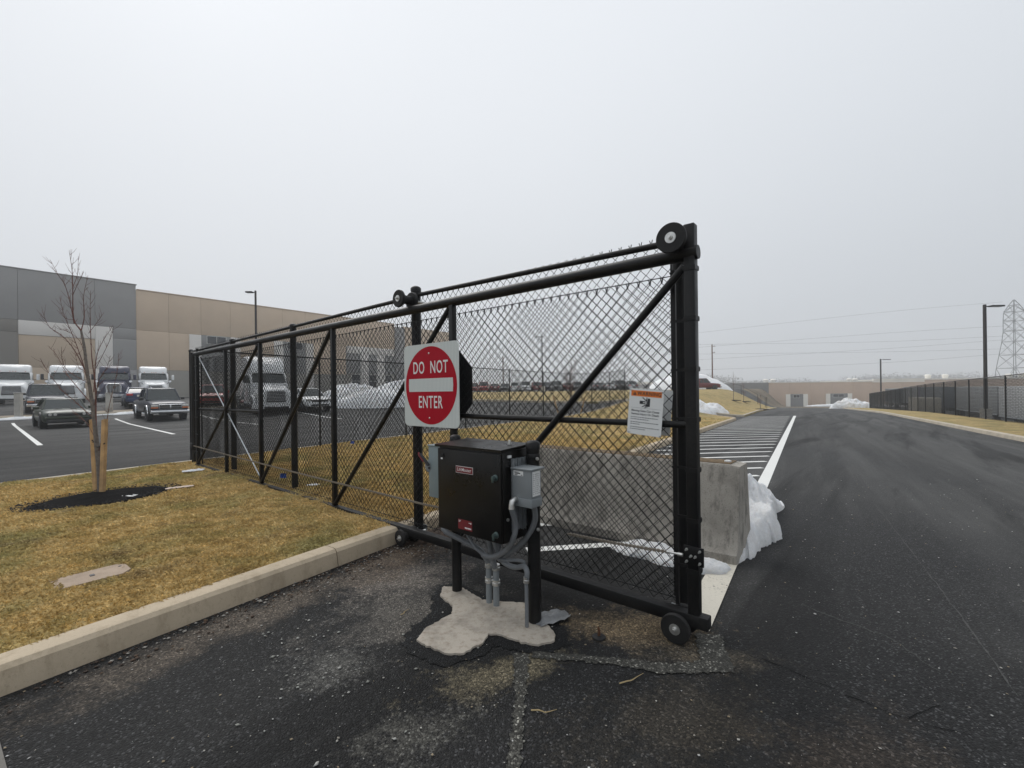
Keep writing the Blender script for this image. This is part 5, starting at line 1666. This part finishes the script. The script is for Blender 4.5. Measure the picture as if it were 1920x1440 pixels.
def semi(label, loc, heading, col, high=False, grille='chrome', group='parked truck tractors'):
    """truck tractor, nose at local x=0 facing +x"""
    t_ = thing('truck_tractor', label, 'truck', (loc[0], loc[1], terr(loc[0], loc[1])), heading, group)
    hw = 1.18
    # hood
    hd = [(-1.75, 1.02, .75, 2.02), (-1.2, 1.10, .62, 1.93), (-.5, 1.08, .55, 1.80), (-.12, .98, .55, 1.66), (0.0, .86, .60, 1.52)]
    MB().loft([sym([(x, 0, lo), (x, w, lo), (x, w * 1.0, lo + .45), (x, w * .90, hi - .30), (x, w * .66, hi - .04), (x, 0, hi)]) for x, w, lo, hi in hd]).build('hood', col, t_, 35)
    # cab
    cb = [(-1.60, 1.10, .70, 2.02), (-1.75, 1.14, .70, 2.10), (-2.12, 1.16, .70, 2.72), (-2.25, 1.16, .70, 2.80), (-3.45, 1.18, .70, 2.82)]
    MB().loft([sym([(x, 0, lo), (x, w, lo), (x, w, 1.6), (x, w * .97, hi - .16), (x, w * .88, hi), (x, 0, hi + .02)]) for x, w, lo, hi in cb]).build('cab', col, t_, 35)
    ws = MB().loft([[(-1.66, -1.02, 2.08), (-1.60, 0, 2.07), (-1.66, 1.02, 2.08)], [(-2.10, -.96, 2.68), (-2.03, 0, 2.70), (-2.10, .96, 2.68)]], cap=False, closed=False)
    ws.build('windshield', 'glass', t_, 60)
    MB().tube((-1.625, 0, 2.08), (-2.05, 0, 2.69), .018, 6).build('windshield_divider', 'trim', t_)
    for sy in (-1, 1):
        MB().add([(-1.86, sy * 1.166, 2.10), (-2.95, sy * 1.186, 2.05), (-2.95, sy * 1.175, 2.62), (-2.20, sy * 1.155, 2.62)], [(0, 1, 2, 3)]).build('side_window', 'glass', t_)
        MB().box((-3.0, sy * 1.176, .95), (-1.9, sy * 1.196, 2.0), .01).build('door', col, t_)
    if high:
        rf = [(-1.98, .92, 2.72, 2.82), (-2.15, 1.02, 2.74, 3.12), (-2.5, 1.10, 2.76, 3.55), (-3.0, 1.15, 2.78, 3.84), (-3.6, 1.17, 2.0, 3.93), (-4.9, 1.18, .95, 3.93), (-5.05, 1.14, .95, 3.88)]
    else:
        rf = [(-2.02, .90, 2.70, 2.78), (-2.12, .98, 2.72, 3.00), (-2.30, 1.04, 2.74, 3.25), (-2.6, 1.08, 2.76, 3.38), (-3.3, 1.10, 2.78, 3.42), (-3.5, 1.06, 2.6, 3.38)]
    rr_ = []
    for x, w, lo, hi in rf:
        rr_.append(sym([(x, 0, lo), (x, w, lo), (x, w, lo + (hi - lo) * .5), (x, w * .97, hi - .10), (x, w * .84, hi), (x, 0, hi + .02)]))
    MB().loft(rr_).build('roof_fairing', col, t_, 35)
    MB().box((-2.16, -.9, 2.70), (-1.98, .9, 2.76), .02).build('sun_visor', col, t_)
    for k in range(5):
        y = (-.72, -.16, 0, .16, .72)[k]
        MB().box((-2.06, y - .035, 2.775), (-2.0, y + .035, 2.81)).build('marker_light', 'amber', t_)
    # front
    if grille == 'chrome':
        gr = MB().loft([[(-.02, -.50, 1.52), (.03, -.56, .78), (.03, .56, .78), (-.02, .50, 1.52)], [(.03, -.50, 1.50), (.08, -.56, .78), (.08, .56, .78), (.03, .50, 1.50)]]).build('grille', 'trim', t_, 20)
        for k in range(7):
            z = .86 + k * .095
            MB().box((.06, -.52, z), (.105, .52, z + .035), .005).build('grille_bar', 'chrome', gr)
    else:
        gr = MB().box((-.02, -.46, .85), (.06, .46, 1.62), .04).build('grille', 'trim', t_)
        MB().path([(.07, -.47, .86), (.07, -.49, 1.45), (.06, -.36, 1.64), (.06, .36, 1.64), (.07, .49, 1.45), (.07, .47, .86)], .055, 8).build('grille_surround', 'chrome', t_)
        for k in range(9):
            y = -.40 + k * .1
            MB().box((.055, y - .012, .88), (.075, y + .012, 1.58)).build('grille_bar', 'chrome', gr)
    MB().loft([sym([(x, 0, .38), (x, w, .38), (x, w, .60), (x, w * .98, .74), (x, 0, .76)]) for x, w in [(-1.0, 1.20), (-.35, 1.20), (.02, 1.0), (.14, .55), (.15, .2)]]).build('bumper', col if grille == 'chrome' else 'chrome', t_, 35)
    MB().box((.06, -.72, .36), (.152, .72, .50), .02).build('lower_intake', 'trim', t_)
    for sy in (-1, 1):
        MB().loft([[(-.40, sy * 1.10, 1.02), (-.05, sy * .86, 1.00), (-.05, sy * .70, 1.22), (-.45, sy * 1.04, 1.34)], [(-.36, sy * 1.14, 1.02), (.02, sy * .90, 1.0), (.0, sy * .70, 1.22), (-.42, sy * 1.09, 1.34)]]).build('headlight', 'lampglass', t_, 30)
        P = [(-.95 + .68 * math.cos(R(a)), sy * 1.17, .52 + .68 * math.sin(R(a))) for a in range(10, 171, 16)]
        MB().path(P, .09, 8).build('fender', col, t_)
        MB().path([(-1.75, sy * 1.15, 2.05), (-1.62, sy * 1.42, 2.10)], .025, 6).build('mirror_arm', 'trim', t_)
        MB().box((-1.72, sy * 1.36, 2.05), (-1.58, sy * 1.56, 2.55), .03).build('mirror', 'trim' if sy < 0 else col, t_)
        MB().path([(-.55, sy * .88, 1.62), (-.5, sy * 1.12, 1.85)], .018, 6).build('hood_mirror_arm', 'trim', t_)
        MB().lathe((-.52, sy * 1.15, 1.88), (1, 0, .2), [(-.05, .07), (0, .11), (.03, .10)], 12).build('hood_mirror', 'chrome', t_)
        wheel(t_, -.95, sy * 1.03, .51, .28, sy)
        for x in (-5.6, -6.9):
            wheel(t_, x, sy * .95, .51, .52, sy)
        MB().tube((-4.6, sy * .95, .72), (-3.2, sy * .95, .72), .32, 16).build('fuel_tank', 'chrome', t_)
        MB().box((-7.6, sy * .42 - .05, .78), (-.3, sy * .42 + .05, 1.0)).build('frame_rail', 'trim', t_)
    MB().lathe((-6.3, 0, 1.02), (0, 0, 1), [(0, .48), (.10, .48), (.13, .3)], 20).build('fifth_wheel', 'trim', t_)
    return t_

paint('paint_green', (.030, .040, .026), .28)
paint('paint_navy', (.018, .022, .038), .25)
paint('paint_blue', (.022, .038, .095), .25)
paint('paint_black', (.010, .010, .011), .25)
paint('paint_white', (.74, .75, .75), .35)
paint('paint_red', (.33, .018, .016), .3)
paint('paint_maroon', (.13, .014, .018), .3)
paint('paint_silver', (.40, .41, .42), .3)
paint('paint_grey', (.10, .105, .11), .3)
paint('paint_teal', (.06, .13, .17), .3)
paint('paint_truckblue', (.028, .030, .062), .3)
H40 = R(-40)
car('parked_coupe', 'dark green two-door coupe parked nose-out behind the bare tree', 'car', (-23.4, 23.1), R(-39), 'paint_green', 5.0, 1.92, 1.45, 'coupe', .36)
car('parked_pickup', 'dark navy pickup with silver fender flares parked left of the gate end', 'pickup truck', (-21.6, 27.2), R(-41), 'paint_navy', 5.3, 1.86, 1.86, 'pickup', .38, grille='flare')
car('parked_pickup', 'dark grey pickup with chrome grille behind the green coupe', 'pickup truck', (-33.2, 31.6), R(-42), 'paint_navy', 5.6, 2.0, 1.95, 'pickup', .40)
car('parked_sedan', 'blue sedan showing its tail lights behind the navy pickup', 'car', (-28.6, 34.0), R(134), 'paint_blue', 4.7, 1.85, 1.44, 'sedan')
car('parked_sedan', 'black car cut off by the left edge of the view', 'car', (-25.9, 19.9), R(-38), 'paint_black', 4.8, 1.86, 1.45, 'sedan')
car('parked_sedan', 'white car in front of the snow behind the gate', 'car', (-14.2, 30.8), R(-46), 'paint_white', 4.6, 1.82, 1.48, 'sedan', .33)
car('parked_hatchback', 'red car seen through the far end of the gate', 'car', (-22.6, 33.6), R(-60), 'paint_red', 4.3, 1.85, 1.6, 'hatch')
semi('white truck tractor at the left edge of the view', (-40.6, 36.0), R(-44), 'paint_white')
semi('white truck tractor directly left of the bare tree top', (-38.2, 38.0), R(-46), 'paint_white')
semi('dark blue truck tractor with chrome-framed grille behind the bare tree', (-35.9, 40.0), R(-50), 'paint_truckblue', grille='frame')
semi('white truck tractor behind the navy pickup', (-33.9, 42.2), R(-48), 'paint_white')
semi('big white sleeper truck tractor seen through the far gate bays', (-15.2, 28.6), R(-49), 'paint_white', True)
# far car park: a row of cars on the rise
far = [('black', 'hatch', 'paint_black'), ('red', 'hatch', 'paint_red'), ('red', 'van', 'paint_red'), ('dark red', 'sedan', 'paint_maroon'), ('black', 'sedan', 'paint_black'), ('white', 'hatch', 'paint_white'), ('white', 'van', 'paint_white'), ('maroon', 'hatch', 'paint_maroon'), ('black', 'hatch', 'paint_black'), ('dark grey', 'van', 'paint_grey'), ('maroon', 'sedan', 'paint_maroon'), ('black', 'hatch', 'paint_black'), ('silver', 'hatch', 'paint_silver'), ('grey', 'sedan', 'paint_grey'), ('white', 'sedan', 'paint_white'), ('black', 'van', 'paint_black'), ('silver', 'hatch', 'paint_silver')]
ordn = ['first', 'second', 'third', 'fourth', 'fifth', 'sixth', 'seventh', 'eighth', 'ninth', 'tenth', 'eleventh', 'twelfth', 'thirteenth', 'fourteenth', 'fifteenth', 'sixteenth', 'seventeenth']
for i, (cn, kd, pm2) in enumerate(far):
    px = 868 + i * 19.5
    yy = 79 + .25 * i + rt.uniform(-.4, .4)
    x = (px - 960) / FPX * yy
    hh = {'sedan': 1.47, 'hatch': 1.68, 'van': 1.85}[kd]
    car('distant_car', '%s car, %s from the left in the far car park row behind the gate' % (cn, ordn[i]), 'car', (x, yy), R(rt.choice([-88, 92]) + rt.uniform(-4, 4)), pm2, 4.5, 1.82, hh, kd, .33, 'cars in the far car park row', detail=True)
q = at(1262, 738, 88)
car('distant_car', 'teal car right of the warning sign in the distance', 'car', (q.x, 88), R(180), 'paint_teal', 4.7, 1.85, 1.7, 'hatch', .35, 'cars in the far car park row')
q = at(1306, 738, 72)
car('distant_pickup', 'dark red pickup in front of the big snow heap', 'pickup truck', (q.x, 70), R(5), 'paint_maroon', 5.4, 1.9, 1.85, 'pickup', .38)

# bollards / utility pedestals in the gravel bed
for i, (px, pt, pb_, yy) in enumerate([(35, 737, 781, 27.9), (205, 737, 772, 30.2)]):
    A, B = at(px, pb_, yy), at(px, pt, yy)
    t_ = thing('concrete_bollard', ['grey square bollard beside the dark grey pickup', 'grey square bollard beside the blue sedan'][i], 'bollard', (A.x, yy, terr(A.x, yy)), R(20), 'bollards in the gravel bed')
    h_ = B.z - terr(A.x, yy)
    MB().box((-.15, -.15, -.1), (.15, .15, h_ - .03), .015).build('shaft', 'base', t_)
    MB().box((-.17, -.17, h_ - .03), (.17, .17, h_ + .03), .015).build('cap', 'base', t_)

# trailers in the yard
def trailer(label, n_, d_, col, edge=None, L=14.2):
    x, y = XY(n_, d_)
    t_ = thing('semi_trailer', label, 'trailer', (x, y, terr(x, y)), R(90) - RA, 'trailers behind the right fence')
    hw = 1.28
    bx = MB().box((-L / 2, -hw, 1.22), (L / 2, hw, 4.08), .03).build('box', col, t_)
    rib = MB().box((-.02, -.012, 1.30), (.02, .012, 3.98)).mesh('side_rib', col, None)
    for k in range(23):
        for sy in (-1, 1):
            place(rib, 'side_rib', t_, (-L / 2 + .4 + k * (L - .8) / 22, sy * (hw + .012), 0))
    for sy in (-1, 1):
        MB().box((-L / 2, sy * hw, 1.14), (L / 2, sy * (hw + .03), 1.28)).build('side_rail', 'galv', t_)
        for x_ in (-L / 2 + 1.3, -L / 2 + 2.6):
            wheel(t_, x_, sy * 1.0, .51, .5, sy)
        MB().box((L / 2 - 3.0, sy * .9 - .07, 0), (L / 2 - 2.85, sy * .9 + .07, 1.2)).build('landing_leg', 'trim', t_)
        MB().box((-2.6, sy * 1.2, .45), (2.9, sy * 1.23, 1.12)).build('side_skirt', 'trim', t_)
    MB().box((-L / 2 + .3, -.5, .8), (-L / 2 + 3.6, .5, 1.22)).build('bogie', 'trim', t_)
    if edge:
        MB().box((L / 2 - 1.0, -hw - .03, 1.3), (L / 2 - .2, -hw - .013, 4.0)).box((L / 2 - 1.0, hw + .013, 1.3), (L / 2 - .2, hw + .03, 4.0)).build('purple_end_panel', edge, t_)
paint('paint_purple', (.06, .03, .13), .4)
paint('trailer_white', (.50, .51, .51), .45)
paint('trailer_grey', (.30, .31, .31), .45)
paint('trailer_dark', (.15, .16, .17), .5)
for i, (d_, col, ed, lb) in enumerate([(55, 'trailer_white', None, 'white semi-trailer at the right edge behind the fence, nearest of the row'), (72, 'trailer_grey', None, 'pale grey semi-trailer behind the tall light pole'), (90, 'trailer_dark', 'paint_purple', 'dark grey semi-trailer with a purple end panel behind the right fence'), (107, 'trailer_grey', None, 'grey semi-trailer left of the purple-ended one behind the fence'), (124, 'trailer_dark', None, 'farthest dark semi-trailer behind the right fence')]):
    trailer(lb, 17.5 + .6 * (i % 2), d_, col, ed)
tr2 = XY(14.8, 100)
# pale crate-like container in front of the dark trailer
ct = thing('pale_container', 'beige shipping container standing before the dark semi-trailer', 'container', (*XY(14.6, 84), terr(*XY(14.6, 84))), R(90) - RA)
M['beige'] = simple('container_paint', (.46, .42, .34), .6, 0, .1, .5)
MB().box((-3.0, -1.2, .15), (3.0, 1.2, 2.6), .03).build('box', 'beige', ct)
ribm = MB().box((-.06, -.02, .25), (.06, .02, 2.5)).mesh('corrugation', 'beige', None)
for k in range(19):
    place(ribm, 'corrugation', ct, (-2.8 + k * .31, -1.22, 0))
MB().box((-3.0, -1.25, .0), (3.0, 1.25, .18)).build('skid', 'trim', ct)

# ================================================================== BUILDINGS
def wallmat(name, col, v=.05):
    M[name] = simple(name, col, .85, 0, v, .35, .15, spec=.25, world=True)
    return name
wallmat('wall_grey', (.315, .31, .305)); wallmat('wall_beige', (.61, .485, .365)); wallmat('wall_tan', (.53, .425, .32))
wallmat('wall_white', (.74, .71, .67)); wallmat('wall_taupe', (.23, .215, .195)); wallmat('wall_lowgrey', (.30, .285, .255)); wallmat('roof_grey', (.25, .25, .25))
wallmat('wall_midgrey', (.29, .29, .285))
M['winframe'] = simple('window_frame', (.62, .62, .60), .5, .3)
M['winglass'] = glassmat('window_glass', (.018, .022, .028), .06)
bd_ = thing('warehouse', 'long grey and tan warehouse behind the parked trucks', 'building', (-50.6, 59.9, 0), R(90 - 38.3))
MB().box((-48, .9, .2), (-.05, 46, 16.0)).box((-.02, .35, .2), (60, 46, 15.4)).build('building_core', 'roof_grey', bd_)
GAP = .012
def panel(t0, t1, z0, z1, y, col, thick=.28):
    MB().box((t0 + GAP, y, z0 + GAP), (t1 - GAP, y + thick, z1 - GAP), .01).build('wall_panel', col, bd_)
ts = [-48, -40, -32, -24, -16, -10.7, -4.1, 0]
for a, b in zip(ts, ts[1:]):
    panel(a, b, 10.58, 16.52, -.0, 'wall_grey', .88)
for a, b in zip(ts[:-3], ts[1:-2]):
    panel(a, b, 9.14, 10.58, 0, 'wall_taupe', .88)
    panel(a, b, .3, 9.14, 0, 'wall_taupe', .88)
panel(-10.7, -4.1, 8.88, 10.58, .0, 'wall_white', .88)
panel(-10.7, -4.1, 5.1, 8.88, .06, 'wall_tan', .8)
panel(-10.7, -4.1, .3, 5.1, .06, 'wall_tan', .8)
panel(-4.1, -2.4, 5.1, 10.58, 0, 'wall_white', .88)
panel(-4.1, -2.4, .3, 5.1, 0, 'wall_white', .88)
for z0, z1 in ((.3, 5.1), (5.1, 9.14), (9.14, 10.58)):
    panel(-2.4, 0, z0, z1, 0, 'wall_grey', .88)
bs = [0, 3.6, 7.5, 11.4, 15.3, 19.3, 23.2, 27.1, 31, 34.9, 38.8, 42.2]
for a, b in zip(bs, bs[1:]):
    panel(a, b, 10.48, 15.92, .06, 'wall_beige')
    special = (7.5 <= a < 11) or (19 <= a < 23) or a >= 31
    if not special:
        panel(a, b, 5.1, 10.48, .06, 'wall_beige')
        panel(a, b, .3, 5.1, .06, 'wall_lowgrey')
def window(t0, t1, z0, z1, y=-.02, nx=2, nz=1):
    w_ = MB().box((t0, y + .03, z0), (t1, y + .10, z1)).build('window', 'winframe', bd_)
    fx = .07
    for i in range(nx):
        for j in range(nz):
            a0 = t0 + fx + (t1 - t0 - fx) * i / nx
            a1 = t0 + (t1 - t0 - fx) * (i + 1) / nx
            c0 = z0 + fx + (z1 - z0 - fx) * j / nz
            c1 = z0 + (z1 - z0 - fx) * (j + 1) / nz
            MB().box((a0, y + .01, c0), (a1, y + .029, c1)).build('pane', 'winglass', w_)
for s_ in (0, 11.85):
    panel(7.5 + s_, 11.4 + s_, 5.1, 9.1, .03, 'wall_midgrey')
    panel(7.5 + s_, 11.4 + s_, 9.1, 10.48, .03, 'wall_midgrey')
    panel(7.5 + s_, 11.4 + s_, .3, 5.1, .06, 'wall_lowgrey')
    window(8.2 + s_, 10.8 + s_, 9.18, 10.44)
    for a, b in ((6.0, 7.48), (11.42, 12.75)):
        MB().box((a + s_, -.06, .3), (b + s_, .055, 10.45), .01).build('white_pier', 'wall_white', bd_)
# office corner
for a, b in ((31, 34.9), (34.9, 38.8), (38.8, 42.2)):
    panel(a, b, 5.4, 10.48, .06, 'wall_midgrey')
    panel(a, b, .3, 5.4, .06, 'wall_lowgrey')
MB().box((31.2, -.08, 9.2), (42.0, .05, 10.6), .01).build('white_band', 'wall_white', bd_)
for a, b in ((34.1, 35.8), (37.8, 39.6)):
    MB().box((a, -.06, .3), (b, .055, 9.19), .01).build('white_pier', 'wall_white', bd_)
for a, b in ((32.1, 33.95), (35.9, 37.65), (39.7, 41.2)):
    window(a, b, 2.6, 5.2, -.02, 1, 2)
panel(42.2, 44.6, .3, 15.4, -.25, 'wall_grey', .6)
for a in np.arange(44.6, 60, 3.9):
    panel(a, min(a + 3.9, 60.2), 7.5, 15.7, .06, 'wall_beige')
    panel(a, min(a + 3.9, 60.2), .3, 7.5, .06, 'wall_lowgrey')
MB().box((-48.1, -.06, 16.52), (.1, 1.0, 16.62)).build('parapet_cap', 'wall_grey', bd_)
MB().box((.12, -.02, 15.92), (42.2, .5, 16.02)).build('parapet_cap', 'wall_beige', bd_)

# far tan warehouse at the end of the road
fA, fB = Vector((81, 140)), Vector((140, 149))
fd = (fB - fA).normalized()
fw = thing('far_warehouse', 'low tan warehouse with white door surrounds at the end of the road', 'building', (fA.x, fA.y, -4.6), math.atan2(fd.y, fd.x))
FL = (fB - fA).length
wallmat('far_tan', (.56, .42, .32)); wallmat('far_grey', (.205, .205, .205)); wallmat('far_white', (.85, .82, .75))
MB().box((.1, .4, 0), (FL, 50, 7.5)).build('building_core', 'roof_grey', fw)
def fpx(px):                                   # distance along the far front for a photo column
    s_ = (px - 960) / FPX
    k = (s_ * fA.y - fA.x) / (fd.x - s_ * fd.y)
    return k
edges = [0] + [fpx(p) for p in (1480, 1520, 1560, 1600, 1637)] + [fpx(1690), fpx(1740), FL]
for i, (a, b) in enumerate(zip(edges, edges[1:])):
    MB().box((a + .02, 0, 0), (b - .02, .38, 7.75 if i < 5 else 7.5), .01).build('wall_panel', 'far_tan', fw)
for a, b in ((1473, 1514), (1548, 1597)):
    a, b = fpx(a), fpx(b)
    MB().box((a, -.12, 0), (a + 1.6, -.01, 4.1)).build('white_pier', 'far_white', fw)
    MB().box((b - 1.6, -.12, 0), (b, -.01, 4.1)).build('white_pier', 'far_white', fw)
    MB().box((a + 1.62, -.06, 0), (b - 1.62, -.005, 4.1)).build('door_bay', 'far_grey', fw)
    w_ = MB().box((a + 2.6, -.10, 2.9), (b - 3.0, -.062, 4.0)).build('window', 'winframe', fw)
    m_4 = (a + 2.6 + b - 3.0) / 2
    for p0, p1 in ((a + 2.68, m_4 - .04), (m_4 + .04, b - 3.08)):
        MB().box((p0, -.12, 2.98), (p1, -.101, 3.92)).build('pane', 'winglass', w_)
MB().box((0, -.08, 7.76), (edges[5], .4, 8.0)).build('parapet_cap', 'far_white', fw)
MB().box((edges[5] + .1, -.12, 7.55), (fpx(1733), .4, 8.75)).build('white_parapet', 'far_white', fw)
for px in (1470, 1484, 1634, 1645):
    k = fpx(px)
    MB().lathe((k, 8, 7.5), (0, 0, 1), [(0, .7), (.9, .7), (1.3, .9), (1.7, .5)], 12).build('roof_vent', 'far_white', fw)
gs = Vector((66, 158)) - fA
for k in range(4):
    a, b = gs * (k / 4), gs * ((k + 1) / 4)
    th_ = math.atan2(gs.y, gs.x)
    o = MB().box((gs.length * k / 4 + .02, -.0, 0), (gs.length * (k + 1) / 4 - .02, .3, 7.9)).build('shaded_side_panel', 'far_grey', fw)  # grey painted in for the shade on the receding side wall
    o.rotation_euler = (0, 0, th_ - math.atan2(fd.y, fd.x))
f2 = thing('distant_warehouse', 'second tan warehouse roofline above the trailers at right', 'building', (150, 170, -5), R(6))
MB().box((0, 0, 0), (110, 40, 9.0), .02).build('walls', 'far_tan', f2)
MB().box((-.2, -.2, 9.0), (110.2, 40, 9.5)).build('parapet', 'far_white', f2)
for x_ in (22, 30, 60, 66):
    MB().lathe((x_, 10, 9.4), (0, 0, 1), [(0, .9), (1., .9), (1.5, 1.2), (2., .6)], 12).build('roof_vent', 'far_white', f2)
f3 = thing('distant_warehouse', 'long low white-roofed building on the horizon behind the far cars', 'building', (-60, 262, 0), 0)
MB().box((0, 0, 0), (150, 30, 4.6), .02).build('walls', 'far_grey', f3)
MB().box((-.5, -.5, 4.6), (150.5, 30, 6.1)).build('roof', 'far_white', f3)

# wooded hills on the horizon
def wood(name, label, x0, x1, y0, y1, zb, hmax, n, seed):
    g_ = np.random.default_rng(seed)
    x = g_.uniform(x0, x1, n)
    y = g_.uniform(y0, y1, n)
    prof = .62 + .16 * np.sin(x * .021 + seed) + .10 * np.sin(x * .057 + 2 * seed) + .09 * np.sin(x * .21) + .06 * np.sin(x * .47)
    top = zb + hmax * np.clip(prof, .12, 1.2)
    z = zb - 2 + (top - zb + 2) * g_.random(n) ** .6
    s_ = g_.uniform(.25, .75, n)
    a = g_.normal(0, 1, (n, 3, 3)) * s_[:, None, None] * np.array([.8, .8, 1.3])
    v = np.stack([x, y, z], 1)[:, None, :] + a
    f = np.arange(n * 3).reshape(-1, 3)
    o = npmesh(name, v.reshape(-1, 3), f, 'woods')
    tag(o, label, 'woods', kind='stuff')
M['woods'] = simple('winter_woods', (.028, .031, .032), .95, 0, .3, .1)
wood('far_wood', 'hazy wooded hills on the horizon behind the far warehouse', 190, 760, 540, 620, -3, 24, 60000, 3)
wood('far_wood', 'hazy band of distant woods behind the far car park', -300, 200, 560, 620, -3, 14, 30000, 5)

# ------------------------------------------------------------------ haze
hz = MB().box((-660, -110, -12), (880, 780, 44)).build('haze', None, None, None)
hm = bpy.data.materials.new('haze_air')
hm.use_nodes = True
hm.node_tree.nodes.clear()
ho = hm.node_tree.nodes.new('ShaderNodeOutputMaterial')
hv = hm.node_tree.nodes.new('ShaderNodeVolumePrincipled')
hv.inputs['Color'].default_value = (.93, .95, .97, 1)
hv.inputs['Density'].default_value = .0013
hv.inputs['Anisotropy'].default_value = .2
hm.node_tree.links.new(hv.outputs[0], ho.inputs['Volume'])
hz.data.materials.append(hm)
tag(hz, 'thin grey winter haze filling the air', 'haze', kind='stuff')
